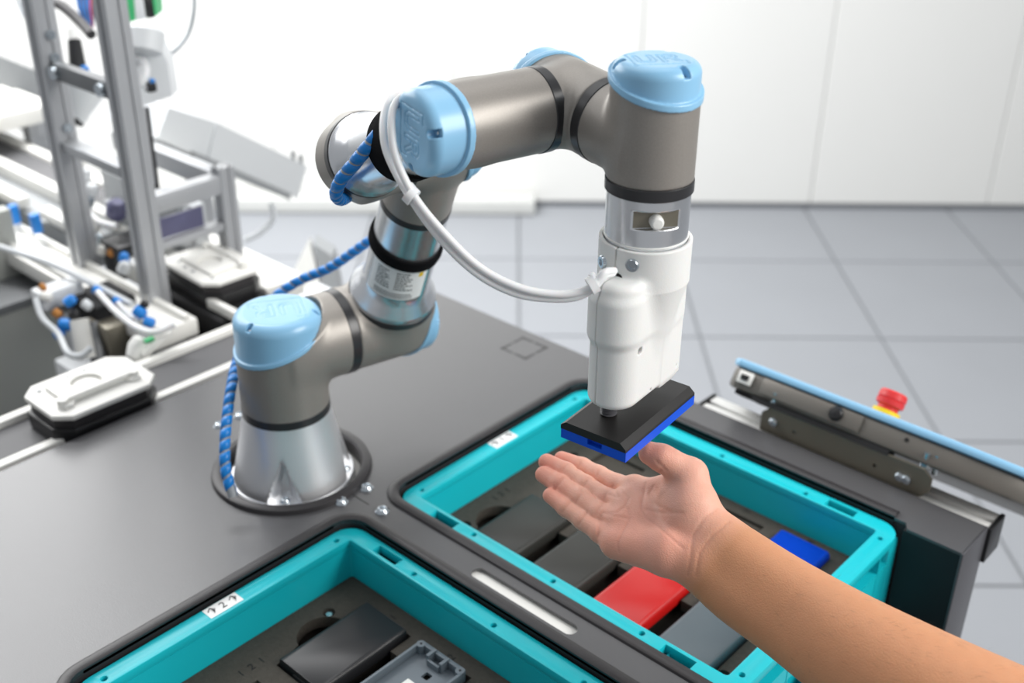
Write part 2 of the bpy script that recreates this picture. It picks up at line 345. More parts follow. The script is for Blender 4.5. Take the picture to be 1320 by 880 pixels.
for q in ((-1, -1), (1, -1), (1, 1), (-1, 1)): bx(mc[0] + q[0] * s - 0.0022, mc[0] + q[0] * s + 0.0022, mc[1] + q[1] * s - 0.0022, mc[1] + q[1] * s + 0.0022, ZT, ZT + 0.0003, bm=b)
for a, c2 in ((-0.9, -0.15), (0.05, 0.9)):
    for sg in (-1, 1):
        bx(mc[0] + a * s, mc[0] + c2 * s, mc[1] + sg * s - 0.0013, mc[1] + sg * s + 0.0013, ZT, ZT + 0.0003, bm=b)
        bx(mc[0] + sg * s - 0.0013, mc[0] + sg * s + 0.0013, mc[1] + a * s, mc[1] + c2 * s, ZT, ZT + 0.0003, bm=b)
obj('printed_square', b, 'rubber', wb, label='dark printed square outline')
# aluminium rail and pendant bracket on the far side
b = bmesh.new()
bx(0.128, 0.4605, 0.354, 0.3665, -0.036, 0.002, 0.0012, bm=b); bx(0.128, 0.4605, 0.3725, 0.386, -0.036, 0.002, 0.0012, bm=b); bx(0.128, 0.4605, 0.36, 0.38, -0.036, -0.008, bm=b)
obj('aluminium_rail', b, 'rail_alu', wb)
obj('rail_end_cap', bx(0.4605, 0.465, 0.3525, 0.387, -0.037, 0.0035, 0.001), 'black_plastic', wb)
obj('rail_end_cap', bx(0.1235, 0.128, 0.3525, 0.387, -0.037, 0.0035, 0.001), 'black_plastic', wb)
bp = [(0.2045, 0.009), (0.3895, 0.009), (0.398, 0.019), (0.398, 0.028), (0.389, 0.038), (0.215, 0.044), (0.2045, 0.032)]
mw = M(((1, 0, 0, 0), (0, 0, -1, 0.357), (0, 1, 0, 0), (0, 0, 0, 1)))
bp = [(0.2045, 0.004), (0.3895, 0.004), (0.398, 0.014), (0.398, 0.028), (0.389, 0.0365), (0.215, 0.0365), (0.2045, 0.026)]
brk = obj('bracket', plate([bp, circ(0.2455, 0.018, 0.0022, 12), circ(0.3385, 0.018, 0.0022, 12)], -0.0015, 0.0015, 0.0, mw), 'steel', wb)
hb = bmesh.new(); lathe(hb, [(0.0055, 0), (0.0055, 0.0012), (0.005, 0.003), (0.003, 0.0048), (0.0008, 0.005)], (0, 0, 0), (0, 0, 1), 16); bolt = mesh_of('bolt', hb, 'zinc', 0.5)
Ry = frame((0, -1, 0)).to_4x4()
for x, z in ((0.2205, 0.0205), (0.3665, 0.0185), (0.3735, 0.0185)): inst('bolt', bolt, M.Translation((x, 0.3555, z)) @ Ry, wb)
for x in (0.2145, 0.3865):
    b = bmesh.new(); cyl(b, (x, 0.363, 0.03), (x, 0.363, 0.052), 0.0034, seg=12); cyl(b, (x, 0.363, 0.036), (x, 0.363, 0.041), 0.006, seg=6); cyl(b, (x + 0.009, 0.366, 0.03), (x + 0.009, 0.366, 0.052), 0.0034, seg=12); obj('standoff_bolt', b, 'zinc', wb)
# ------------------------------------------------------------------ teach pendant
tp = thing('teach_pendant', (0.31, 0.38, 0.04), 'handheld control pendant with pale blue frame leaning beyond the bench rail', 'control panel')
DY = V((0, 0.80, -0.60)); NN = V((0, 0.60, 0.80)); XX = V((1, 0, 0)); PO = V((0.31, 0.372, 0.063))
def PP(x, y, z): return PO + XX * (x - 0.31) + DY * y + NN * z
pm = M(((1, DY.x, NN.x, PO.x), (0, DY.y, NN.y, PO.y), (0, DY.z, NN.z, PO.z), (0, 0, 0, 1)))
fr = [(-0.158, 0.008), (-0.150, 0.0), (0.10, -0.004), (0.165, 0.006), (0.195, 0.03), (0.20, 0.2), (0.19, 0.215), (-0.15, 0.215), (-0.158, 0.2)]
obj('frame', plate([fr], -0.002, 0.007, 0.003, pm), 'lid_blue', tp)
bd = [(-0.156, 0.012), (-0.147, 0.003), (0.10, 0.0), (0.16, 0.01), (0.188, 0.035), (0.188, 0.2), (-0.15, 0.2)]
obj('body', plate([bd], -0.026, -0.002, 0.004, pm), 'pendant_grey', tp)
b = bmesh.new(); box(b, PP(0.255, -0.001, -0.013), (0.118, 0.002, 0.018), frame(NN, XX), 0.0008); obj('recess', b, 'pendant_grey', tp)
b = bmesh.new(); box(b, PP(0.2, 0.02, -0.028), (0.07, 0.02, 0.006), frame(NN, XX)); box(b, PP(0.27, 0.012, -0.029), (0.16, 0.02, 0.006), frame(NN, XX)); obj('hanger', b, 'black_matte', tp)
b = bmesh.new(); box(b, PP(0.1745, 0.0005, -0.012), (0.018, 0.003, 0.014), frame(NN, XX), 0.001); us = obj('usb_socket', b, 'beige_plastic', tp)
b = bmesh.new(); box(b, PP(0.1745, -0.0015, -0.012), (0.009, 0.002, 0.006), frame(NN, XX)); obj('socket_opening', b, 'black_matte', us)
b = bmesh.new(); lathe(b, [(0.008, 0), (0.0078, 0.004), (0.006, 0.0065), (0.0005, 0.0075)], PP(0.2855, 0.0, -0.012), -DY, 24); obj('knob', b, 'black_plastic', tp)
b = bmesh.new()
for x, z in ((0.362, -0.010), (0.417, -0.017)): cyl(b, PP(x, -0.0005 + (x - 0.36) * 0.12, z), PP(x, 0.006 + (x - 0.36) * 0.12, z), 0.0022, seg=12)
obj('screw_hole', b, 'black_matte', tp)
b = bmesh.new(); Q = [(0.432, -0.012), (0.448, -0.012), (0.452, -0.018), (0.456, -0.022), (0.436, -0.022)]
tube(b, [PP(x, 0.0085 + (x - 0.432) * 0.30, z) for x, z in Q], 0.0011, 6, 3); obj('hook', b, 'black_plastic', tp)
b = bmesh.new(); EC = PP(0.322, 0.03, 0.005); lathe(b, [(0.0145, 0), (0.0145, 0.008), (0.013, 0.008)], EC, NN, 28); es = obj('stop_button_base', b, 'estop_yellow', tp)
b = bmesh.new(); lathe(b, [(0.011, 0.008), (0.011, 0.012), (0.0145, 0.014), (0.015, 0.019), (0.014, 0.02), (0.015, 0.021), (0.0145, 0.027), (0.0125, 0.029), (0.0005, 0.0295)], EC, NN, 28); obj('stop_button', b, 'estop_red', tp)
# ------------------------------------------------------------------ crates
def crate(y0, label, digit, sy):
    """Euro crate, rim at z = 0, x 0..0.4, y y0..y0+0.3; sy = sticker start"""
    t = thing('storage_crate', (0.2, y0 + 0.15, -0.12), label, 'crate'); y1 = y0 + 0.3; wd = 0.0185
    holes = []
    for x in (0.1, 0.2, 0.3):
        for y in (y0 + 0.0115, y1 - 0.0115): holes.append(circ(x, y, 0.0028, 12))
    for x in (0.0105, 0.3895):
        for y in (y0 + 0.028, y1 - 0.028): holes.append(circ(x, y, 0.0028, 12))
    for x in (0.0465, 0.323):
        for y in (y0 + 0.0045, y1 - 0.0145): holes.append([(x, y), (x + 0.031, y), (x + 0.031, y + 0.010), (x, y + 0.010)])
    loops = [rrect(0.0, 0.4, y0, y1, 0.021), rrect(wd, 0.4 - wd, y0 + wd, y1 - wd, 0.003, 3)] + holes
    obj('rim', plate(loops, -0.010, 0.0, 0.0008), 'crate_teal', t)
    def walls(i, th, z0, z1): return plate([rrect(i, 0.4 - i, y0 + i, y1 - i, max(0.004, 0.021 - i)), rrect(i + th, 0.4 - i - th, y0 + i + th, y1 - i - th, 0.003, 3)], z0, z1)
    obj('inner_wall', walls(wd - 0.0025, 0.0025, -0.118, -0.0098), 'crate_teal', t)
    b = walls(0.0015, wd - 0.003, -0.035, -0.031); obj('ledge', b, 'crate_teal', t)
    b = bmesh.new()
    for x in np.arange(0.03, 0.38, 0.0425):
        for yy in (y0 + 0.009, y1 - 0.009): bx(x - 0.001, x + 0.001, yy - 0.0075, yy + 0.0075, -0.116, -0.008, bm=b)
    for y in np.arange(y0 + 0.04, y1 - 0.03, 0.055):
        for xx in (0.009, 0.391): bx(xx - 0.0075, xx + 0.0075, y - 0.001, y + 0.001, -0.116, -0.008, bm=b)
    for xx in (0.011, 0.389):
        for yy in (y0 + 0.011, y1 - 0.011): bx(xx - 0.0095, xx + 0.0095, yy - 0.0095, yy + 0.0095, -0.118, -0.008, 0.004, bm=b)
    obj('rib', b, 'crate_teal', t)
    hd = M(((0, 0, 1, 0), (1, 0, 0, 0), (0, 1, 0, 0), (0, 0, 0, 1)))
    for xx in (0.003, 0.397):
        lp = [[(y0 + 0.02, -0.118), (y1 - 0.02, -0.118), (y1 - 0.02, -0.034), (y0 + 0.02, -0.034)], rrect(y0 + 0.09, y1 - 0.09, -0.085, -0.05, 0.006)]
        obj('end_wall', plate(lp, xx - 0.001, xx + 0.001, 0, hd), 'crate_teal', t)
    for yy in (y0 + 0.003, y1 - 0.003): obj('side_wall', bx(0.02, 0.38, yy - 0.001, yy + 0.001, -0.118, -0.034), 'crate_teal', t)
    obj('bottom', bx(0.015, 0.385, y0 + 0.015, y1 - 0.015, -0.12, -0.116), 'crate_teal', t)
    st = obj('sticker', bx(0.0012, 0.0152, sy, sy + 0.034, 0.0, 0.0004), 'sticker', t, label='white paper label')
    b = text('\u2191', 0.0125, (0.0082, sy + 0.006, 0.0006), (0, 1, 0), (-1, 0, 0), 0.0001)
    text(digit, 0.0115, (0.0082, sy + 0.017, 0.0006), (0, 1, 0), (-1, 0, 0), 0.0001, b); text('\u2191', 0.0125, (0.0082, sy + 0.028, 0.0006), (0, 1, 0), (-1, 0, 0), 0.0001, b)
    obj('lettering', b, 'ink', st); return t
C2Y = -0.3557
crate(0.0, 'turquoise crate under the open hand with a red cover in it', '1', 0.135)
crate(C2Y, 'turquoise crate at the lower left edge holding an open grey shell', '2', C2Y + 0.128)
ROWX = (0.064, 0.140, 0.2155, 0.291)
def pocket_loops(ca, cb, rows):
    """comb shaped pocket along x; covers span y ca..cb"""
    out = []; x0 = ROWX[rows[0]] - 0.002; x1 = ROWX[rows[-1]] + 0.0585; top = []; bot = []
    for r_ in rows:
        a = ROWX[r_] - 0.002; e = ROWX[r_] + 0.0585; bot += [(a, ca - 0.0015), (e, ca - 0.0015)]; top += [(a, cb + 0.0015), (e, cb + 0.0015)]
        if r_ != rows[-1]: bot += [(e, ca + 0.012), (ROWX[r_ + 1] - 0.002, ca + 0.012)]; top += [(e, cb - 0.024), (ROWX[r_ + 1] - 0.002, cb - 0.024)]
    return [bot + top[::-1]]
def insert(y0, cols, label, words):
    t = thing('foam_insert', (0.2, y0 + 0.15, -0.07), label, 'tray insert'); z = -0.0435; i = 0.019
    loops = [rrect(i, 0.4 - i, y0 + i, y0 + 0.3 - i, 0.003, 3)]; scr = []
    fc, bc = cols
    a, c = fc; lp = pocket_loops(a, c, (0, 1, 2, 3))[0]
    # finger recess merged into the pocket edge at the first row
    cy = (a + c) / 2; n0 = [q for q in lp if abs(q[0] - (ROWX[0] - 0.002)) < 1e-6]
    arcp = [(0.064 + 0.025 * math.cos(math.radians(k)), cy + 0.025 * math.sin(math.radians(k))) for k in range(100, 262, 9)]
    lp2 = lp + arcp; loops.append(lp2)
    for r_ in range(4):
        x0 = ROWX[r_]; loops.append([(x0, bc[0]), (x0 + 0.0565, bc[0]), (x0 + 0.0565, bc[1]), (x0, bc[1])])
    for sx, sy in ((0.043, y0 + 0.058), (0.043, y0 + 0.232), (0.357, y0 + 0.058), (0.357, y0 + 0.232)): loops.append(circ(sx, sy, 0.006, 16)); scr.append((sx, sy))
    obj('top_layer', plate(loops, z - 0.012, z), 'foam', t)
    obj('bottom_layer', bx(i, 0.4 - i, y0 + i, y0 + 0.3 - i, -0.075, -0.0635), 'foam_dark', t)
    b = bmesh.new()
    for r_ in range(4): bx(ROWX[r_] + 0.006, ROWX[r_] + 0.05, a + 0.012, c - 0.012, -0.0635, -0.0492, bm=b)
    bx(0.285, 0.349, bc[0], bc[1], -0.0635, -0.0492, bm=b)
    obj('support_block', b, 'foam_dark', t)
    b = bmesh.new()
    for r_ in range(3): bx(ROWX[r_], ROWX[r_] + 0.0565, bc[0], bc[1], -0.060, -0.0475, bm=b); bx(ROWX[r_] + 0.006, ROWX[r_] + 0.0505, bc[0] + 0.008, bc[0] + 0.012, -0.0478, -0.0462, bm=b)
    obj('pocket_floor', b, 'foam', t)
    for sx, sy in scr: inst('screw', small_screw, M.Translation((sx, sy, -0.050)), t)
    for s, x, y in words: obj('engraved_number', text(s, 0.011, (x, y, z + 0.0002), (0, 1, 0), (-1, 0, 0), 0.0001), 'black_matte', t)
sb = bmesh.new(); lathe(sb, [(0.0042, 0), (0.0042, 0.003), (0.003, 0.0045), (0.0005, 0.0046)], (0, 0, 0), (0, 0, 1), 16); small_screw = mesh_of('screw', sb, 'zinc', 0.5)
insert(0.0, ((0.037, 0.137), (0.1625, 0.2645)), 'black foam insert in the crate under the hand', [('1', 0.034, 0.112), ('2', 0.034, 0.122), ('1', 0.034, 0.132), ('3', 0.245, 0.275), ('4', 0.32, 0.275)])
insert(C2Y, ((C2Y + 0.1585, C2Y + 0.2605), (C2Y + 0.033, C2Y + 0.135)), 'dark foam insert in the crate at the lower left edge', [('1', 0.048, C2Y + 0.130), ('2', 0.048, C2Y + 0.141), ('1', 0.048, C2Y + 0.152), ('1', 0.092, C2Y + 0.268), ('2', 0.168, C2Y + 0.268)])
def cover(x0, y0, m, label, grp=None):
    t = thing('phone_cover', (x0 + 0.028, y0 + 0.05, -0.049), label, 'cover', grp)
    s = bmesh.new(); prof = [(0, 0), (0, 0.0105), (0.0006, 0.0125), (0.002, 0.0133), (0.005, 0.0136), (0.0512, 0.0136), (0.0535, 0.0130), (0.0552, 0.0110), (0.056, 0.008), (0.056, 0)]
    A = [s.verts.new((x0 + a, y0, -0.049 + h)) for a, h in prof]; B = [s.verts.new((x0 + a, y0 + 0.1, -0.049 + h)) for a, h in prof]
    bridge(s, A, B); s.faces.new(A); s.faces.new(B[::-1])
    bmesh.ops.bevel(s, geom=[e for e in s.edges if abs(e.verts[0].co.y - e.verts[1].co.y) < 1e-6 and e.calc_length() > 0.02], offset=0.001, segments=2, affect='EDGES')
    obj('shell', s, m, t, 0.9)
    for yy in (y0 - 0.0006, y0 + 0.1006): obj('end_slot', bx(x0 + 0.02, x0 + 0.036, yy - 0.0008, yy + 0.0008, -0.046, -0.041), 'black_matte', t)
    return t
cover(ROWX[0], 0.037, 'cover_taupe', 'charcoal cover nearest the finger recess under the fingertips')
cover(ROWX[1], 0.037, 'cover_taupe', 'charcoal cover lying beside the red cover')
cover(ROWX[2], 0.037, 'cover_red', 'bright red cover lying in the foam below the wrist')
cover(ROWX[3], 0.037, 'cover_slate', 'slate grey cover lying beside the red cover and under the forearm')
cover(ROWX[3], 0.1635, 'cover_blue', 'blue cover lying in the foam behind the forearm')
cover(ROWX[0], C2Y + 0.1595, 'cover_black', 'glossy black cover in the crate at the lower left edge')
# open grey shell
x0, y0 = ROWX[1] - 0.001, C2Y + 0.1595; t = thing('phone_shell', (x0 + 0.028, y0 + 0.05, -0.049), 'open grey plastic half shell lying beside the black cover', 'shell')
obj('base', plate([rrect(x0, x0 + 0.0565, y0, y0 + 0.1, 0.003, 3), rrect(x0 + 0.026, x0 + 0.0335, y0 + 0.0735, y0 + 0.081, 0.001, 2), rrect(x0 + 0.024, x0 + 0.036, y0 + 0.048, y0 + 0.062, 0.001, 2)], -0.046, -0.043), 'shell_grey', t)
b = plate([rrect(x0, x0 + 0.0565, y0, y0 + 0.1, 0.003, 3), rrect(x0 + 0.0028, x0 + 0.0537, y0 + 0.004, y0 + 0.096, 0.005, 5)], -0.043, -0.0345, 0.0005)
obj('rim_wall', b, 'shell_grey', t)
for ax in (x0 + 0.004, x0 + 0.0525):
    for ay in (y0 + 0.0045, y0 + 0.0955):
        b = bmesh.new(); cyl(b, (ax, ay, -0.044), (ax, ay, -0.0342), 0.0042, seg=16); cp = obj('corner_post', b, 'shell_grey', t)
        b = bmesh.new(); cyl(b, (ax, ay, -0.0342), (ax, ay, -0.0340), 0.0012, seg=12); obj('post_hole', b, 'black_matte', cp)
b = bmesh.new(); bx(x0 + 0.018, x0 + 0.021, y0 + 0.088, y0 + 0.0985, -0.044, -0.033, bm=b); bx(x0 + 0.034, x0 + 0.037, y0 + 0.088, y0 + 0.0985, -0.044, -0.033, bm=b); bx(x0 + 0.0205, x0 + 0.0345, y0 + 0.0862, y0 + 0.0885, -0.044, -0.0365, bm=b)
obj('clip', b, 'shell_grey', t)
t = obj('white_connector', box(bmesh.new(), (x0 + 0.030, y0 + 0.0545, -0.0425), (0.011, 0.012, 0.013), None, 0.001), 'white_plastic', origin=(x0 + 0.03, y0 + 0.0545, -0.049)); tag(t, 'small white plastic block sitting inside the open grey shell', 'block')
# ------------------------------------------------------------------ robot arm
BX, BY, BZ = -0.1087, -0.0418, -0.001
rob = thing('robot_arm', (BX, BY, -0.0105), 'grey six-jointed robot arm with pale blue joint lids', 'robot arm')
S0 = V((BX, BY, 0.1470)); U0 = V((-0.0815, 0.0715, 0.1480)); U1 = px(556, 187, 0.995); F0 = px(459, 204, 0.952); F1 = V((0.1992, -0.0894, 0.4506))
W1 = V((0.2195, -0.0068, 0.4506)); W2 = V((0.3010, -0.0240, 0.4440)); AX = (U0 - S0); AX.z = 0; UL = AX.length; AX.normalize(); EA = (U1 - F0).normalized(); EL = (U1 - F0).length; E2 = (U1 - U0).normalized(); E3 = (F1 - F0).normalized(); WX = (W2 - W1).normalized(); ZZ = V((0, 0, 1))
def housing(c, parts, lim, cut=None, k=0.009, h=0.0016):
    """parts: list of (axis, h0, h1, r); cut: (normal, offset) half-space kept below"""
    def fn(p):
        d = None
        for a, h0, h1, r in parts:
            e = sd_cyl(p, c, a, h0, h1, r, 0.0015)
            if d is None:
                d = e
                if cut is not None: d = np.maximum(d, (p - nv(c)) @ nv(cut[0]) - cut[1])
            else: d = smin(d, e, k)
        if cut is not None:
            q = p - nv(c); a0 = nv(parts[0][0]); t = q @ a0; d = np.maximum(d, -np.maximum(np.linalg.norm(q - t[..., None] * a0, axis=-1) - parts[0][3] + 0.0012, cut[1] - q @ nv(cut[0])))
        return d
    lo = [1e9] * 3; hi = [-1e9] * 3
    for a, h0, h1, r in parts:
        for hh in (h0, h1):
            q = V(c) + V(a) * hh
            for i in range(3): e = r * math.sqrt(max(0, 1 - a[i] ** 2)) + 0.006; lo[i] = min(lo[i], q[i] - e); hi[i] = max(hi[i], q[i] + e)
    netobj('joint_housing', fn, lo, hi, h, 'joint_grey', rob)
def seam(c, a, s, r, wd, dist):
    """black sealing ring around axis a at dist"""
    wd *= 1.5
    b = bmesh.new(); lathe(b, [(r * 0.9, -wd / 2), (r, -wd / 2), (r + 0.0005, -wd / 2 + 0.0005), (r + 0.0005, wd / 2 - 0.0005), (r, wd / 2), (r * 0.9, wd / 2)], V(c) + V(a) * dist, a, 64, cap=False)
    obj('sealing_ring', b, 'joint_black', rob)
def lid(c, a, s, R, h0, slope, H, logo=None, az=(60, 180, 300)):
    """blue joint lid: axis a, oblique seam rising towards s, slotted screw pockets and an engraved mark"""
    a = V(a).normalized(); s = (V(s) - a * V(s).dot(a)).normalized(); y = a.cross(s); rd = 0.27 * R; u_ = R / 0.031 * 1.25
    tx = V(logo) if logo is not None else s
    tx = (tx - a * tx.dot(a)).normalized(); ty = a.cross(tx)
    SG = []
    def pl(pts, grp): SG.extend([(np.array(p_) * u_ * 0.001, np.array(q_) * u_ * 0.001, grp) for p_, q_ in zip(pts, pts[1:])])
    pl([(-11, 7), (-11, -3), (-9.5, -5), (-4.5, -5), (-3, -3), (-3, 7)], 0)
    pl([(2.5, -5.5), (2.5, 7), (8, 7), (10, 5.5), (10, 2.5), (8, 1), (5, 1)], 1); pl([(7, 1), (10.5, -5.5)], 1)
    pl([(-15, -11), (-15, 12), (-9, 12)], 2); pl([(-15, -11), (14, -11), (14, -5)], 2)
    az = [math.radians(q) for q in az]
    def fn(p):
        q = p - nv(c); h = q @ nv(a); u = q @ nv(s); v = q @ nv(y); r = np.hypot(u, v)
        dx = r - (R - 0.0008 - rd); dy = h - (H - rd); d = np.minimum(np.maximum(dx, dy), 0) + np.hypot(np.maximum(dx, 0), np.maximum(dy, 0)) - rd
        sm = (h - h0 - slope * u) / math.sqrt(1 + slope * slope)
        lip = np.maximum(r - (R + 0.0016), np.abs(sm - 0.0022) - 0.0022) * 0.9
        d = np.maximum(d, -sm); d = np.minimum(d, np.maximum(lip, -sm))
        for t in az:
            ra = u * math.cos(t) + v * math.sin(t); ta = -u * math.sin(t) + v * math.cos(t)
            pk = np.hypot(ta, np.minimum(0, ra - (R - 0.0068))) - 0.0027
            d = np.maximum(d, -np.maximum(pk, (H - 0.0068) - h))
        near = np.abs(h - H) < 0.003; gx = q @ nv(tx); gy = q @ nv(ty)
        if near.any():
            px_ = gx[near]; py_ = gy[near]; gd = [np.full(px_.shape, 1.0) for _ in range(3)]
            for A_, B_, g in SG:
                ab = B_ - A_; t = np.clip(((px_ - A_[0]) * ab[0] + (py_ - A_[1]) * ab[1]) / (ab @ ab), 0, 1)
                gd[g] = np.minimum(gd[g], np.hypot(px_ - A_[0] - t * ab[0], py_ - A_[1] - t * ab[1]))
            w1 = 0.0013 * u_; gr_ = np.exp(-((np.minimum(np.abs(gd[0] - w1), np.minimum(np.abs(gd[1] - w1), gd[2]))) / 0.00045) ** 2)
            d[near] += 0.0009 * gr_
        return d
    mid = V(c) + a * ((h0 + H) / 2); hh = (H - h0) / 2 + slope * R + 0.004
    ext = [abs(a[i]) * hh + (R + 0.004) * math.sqrt(max(0, 1 - a[i] ** 2)) + 0.001 for i in range(3)]
    L = netobj('joint_lid', fn, [mid[i] - ext[i] for i in range(3)], [mid[i] + ext[i] for i in range(3)], 0.0008 * (1.15 if R > 0.04 else 1), 'lid_blue', rob)
    for t in az:
        d = s * math.cos(t) + y * math.sin(t); p_ = V(c) + d * (R - 0.0062) + a * (H - 0.0068)
        b = bmesh.new(); lathe(b, [(0.0021, -0.0003), (0.0021, 0.0008), (0.0012, 0.0014), (0.0003, 0.0014)], p_, a, 12); obj('screw', b, 'zinc', L)
# base foot: cone with three-cornered notches over the bolts
b = bmesh.new(); seg = 192; Rb = []; notch = [math.atan2(-FH.y, -FH.x) + math.radians(2) + k * math.pi / 2 for k in range(4)]
NZ = 26
for j in range(NZ + 1):
    f = j / NZ; z = 0.0035 + (0.0805 - 0.0035) * f; r = 0.0435 + 0.0175 * (1 - f) ** 1.15; row = []
    for i in range(seg):
        th = 2 * math.pi * i / seg; rr_ = r
        for nq in notch:
            dth = abs((th - nq + math.pi) % (2 * math.pi) - math.pi); hw = 0.30 * (1 - f / 0.62)
            if hw > 0 and dth < hw: rr_ = r - min(0.014, 0.014 * ((1 - dth / hw) * 1.8) ** 1.0 * min(1, (1 - f / 0.62) * 1.7))
        row.append(b.verts.new((BX + rr_ * math.cos(th), BY + rr_ * math.sin(th), z)))
    if Rb: bridge(b, Rb, row)
    Rb = row
b.faces.new(Rb); obj('base_cone', b, 'cast_aluminium', rob, 0.5)
b = bmesh.new(); lathe(b, [(0.062, -0.0105), (0.0635, -0.009), (0.0635, 0.0025), (0.062, 0.004), (0.03, 0.004)], (BX, BY, 0), (0, 0, 1), 72); obj('base_flange', b, 'cast_aluminium', rob)
for nq in notch: inst('screw', screw, M.Translation((BX + 0.0545 * math.cos(nq), BY + 0.0545 * math.sin(nq), 0.004)) @ M.Scale(0.75, 4), rob)
R1 = 0.0435
seam(S0, ZZ, None, R1, 0.006, -0.0640)
def cutn(a, s, slope, h0):
    a = V(a); s = V(s); nn = a - s * slope; l = nn.length; return (nn / l, h0 / l)
housing(S0, [(-ZZ, -0.04, 0.0625, R1), (AX, -0.005, 0.0595, R1 * 0.985)], None, cutn(ZZ, AX, 0.32, 0.012))
lid(S0, ZZ, AX, R1, 0.010, 0.32, 0.0425, logo=(-RH * 0.9 - FH * 0.3), az=(205, 325, 85))
seam(S0, AX, None, R1 * 0.985, 0.0065, 0.0625)
housing(U0, [(AX, -(UL - 0.067), 0.04, R1 * 0.985), (E2, -0.005, 0.036, R1)], None, cutn(AX, E2, 0.32, 0.022))
lid(U0, AX, E2, R1 * 0.985, 0.020, 0.32, 0.044)
seam(U0, E2, None, R1, 0.0055, 0.0385)
b = bmesh.new(); lathe(b, [(0.0415, 0.0412), (0.0432, 0.0420), (0.0432, 0.046), (0.0425, 0.0475), (0.036, 0.058), (0.0335, 0.0635), (0.0325, 0.067), (0.0325, 0.170)], U0, E2, 72); obj('upper_arm_tube', b, 'aluminium', rob)
seam(U0, E2, None, 0.0325, 0.005, 0.170)
# velcro strap and rating plate on the upper arm
b = bmesh.new(); lathe(b, [(0.033, -0.006), (0.0355, -0.006), (0.0362, 0), (0.0355, 0.006), (0.033, 0.006)], U0 + E2 * 0.1185, (E2 + RH * 0.10).normalized(), 64, cap=False); obj('hook_and_loop_strap', b, 'velcro', rob)
tocam = (CP - (U0 + E2 * 0.09)); tocam = (tocam - E2 * tocam.dot(E2)).normalized(); sidev = E2.cross(tocam)
def onupper(th, s, r=0.0329): return U0 + E2 * s + (tocam * math.cos(th) + sidev * math.sin(th)) * r
def patch(bm, t0, t1, s0, s1, r, n=16):
    A = [bm.verts.new(onupper(t0 + (t1 - t0) * k / n, s0, r)) for k in range(n + 1)]; B = [bm.verts.new(onupper(t0 + (t1 - t0) * k / n, s1, r)) for k in range(n + 1)]
    for k in range(n): bm.faces.new((A[k], A[k + 1], B[k + 1], B[k]))
b = bmesh.new(); patch(b, -0.85, 0.95, 0.068, 0.110, 0.0328); pt = obj('rating_plate', b, 'sticker', rob, label='printed rating plate with small text')
b = bmesh.new(); rnd = random.Random(7)
for cx0, cx1 in ((-0.62, -0.08), (0.0, 0.6)):
    for j in range(8):
        s_ = 0.1045 - j * 0.0032; a0 = cx0; end = cx0 + (cx1 - cx0) * rnd.uniform(0.55, 1)
        while a0 < end: l_ = rnd.uniform(0.03, 0.12); patch(b, a0, min(a0 + l_, end), s_, s_ + 0.0014, 0.03295, 2); a0 += l_ + 0.022
for j in range(3):
    a0 = -0.6
    while a0 < 0.55: l_ = rnd.uniform(0.03, 0.1); patch(b, a0, a0 + l_, 0.0755 - j * 0.0026, 0.0766 - j * 0.0026, 0.03295, 2); a0 += l_ + 0.02
obj('small_print', b, 'ink', pt)
b = bmesh.new(); patch(b, 0.66, 0.80, 0.101, 0.107, 0.03295, 3); obj('warning_mark', b, 'estop_yellow', pt)
# elbow
R2 = 0.0345
housing(U1, [(EA, -0.040, 0.03, R2), (-E2, -0.005, 0.0705, 0.0325)], None, cutn(EA, -E2, 0.3, 0.02))
lid(U1, EA, -E2, R2, 0.018, 0.3, 0.040)
seam(F0, EA, None, R2, 0.0055, EL * 0.5)
housing(F0, [(EA, -0.002, EL * 0.48, R2), (E3, -0.004, 0.022, R2)], None, k=0.016)
seam(F0, E3, None, R2, 0.0055, 0.0245)
b = bmesh.new(); lathe(b, [(0.033, 0.027), (0.0343, 0.028), (0.0343, 0.031), (0.0325, 0.0335), (0.0315, 0.036), (0.029, 0.042), (0.0272, 0.048), (0.0265, 0.055), (0.0265, 0.172)], F0, E3, 72); obj('forearm_tube', b, 'aluminium', rob)
b = bmesh.new(); lathe(b, [(0.026, -0.013), (0.029, -0.013), (0.0298, 0), (0.029, 0.013), (0.026, 0.013)], F0 + E3 * 0.112, (E3 + AX * 0.05).normalized(), 64, cap=False); obj('hook_and_loop_strap', b, 'velcro', rob)
# wrist 1
R3w = 0.0293
housing(F1, [(AX, -0.03, 0.052, R3w), (-E3, -0.004, 0.040, R3w - 0.0012)], None, cutn(-AX, -E3, 0.22, 0.0235), h=0.0013, k=0.005)
lid(F1, -AX, -E3, R3w + 0.0006, 0.0215, 0.22, 0.045, logo=(V((0, 0, -1)) - RH * 0.15), az=(172, 62, 292))
seam(F1, AX, None, R3w, 0.0055, 0.0545)
housing(W1, [(WX, -0.032, 0.034, R3w), (-AX, -0.004, 0.029, R3w - 0.0004)], None, cutn(-WX, -AX, 0.3, 0.022), h=0.0013, k=0.005)
lid(W1, -WX, -AX, R3w, 0.020, 0.3, 0.046)
seam(W1, WX, None, R3w, 0.0055, 0.0385)
housing(W2, [(-ZZ, -0.042, 0.0225, R3w), (-WX, -0.004, 0.043, R3w)], None, cutn(ZZ, -WX, 0.28, 0.0395), h=0.0013, k=0.005)
lid(W2, ZZ, -WX, R3w, 0.0375, 0.28, 0.0555, logo=(RH + FH * 0.2), az=(60, 180, 300))
seam(W2, ZZ, None, R3w, 0.0055, -0.0262)
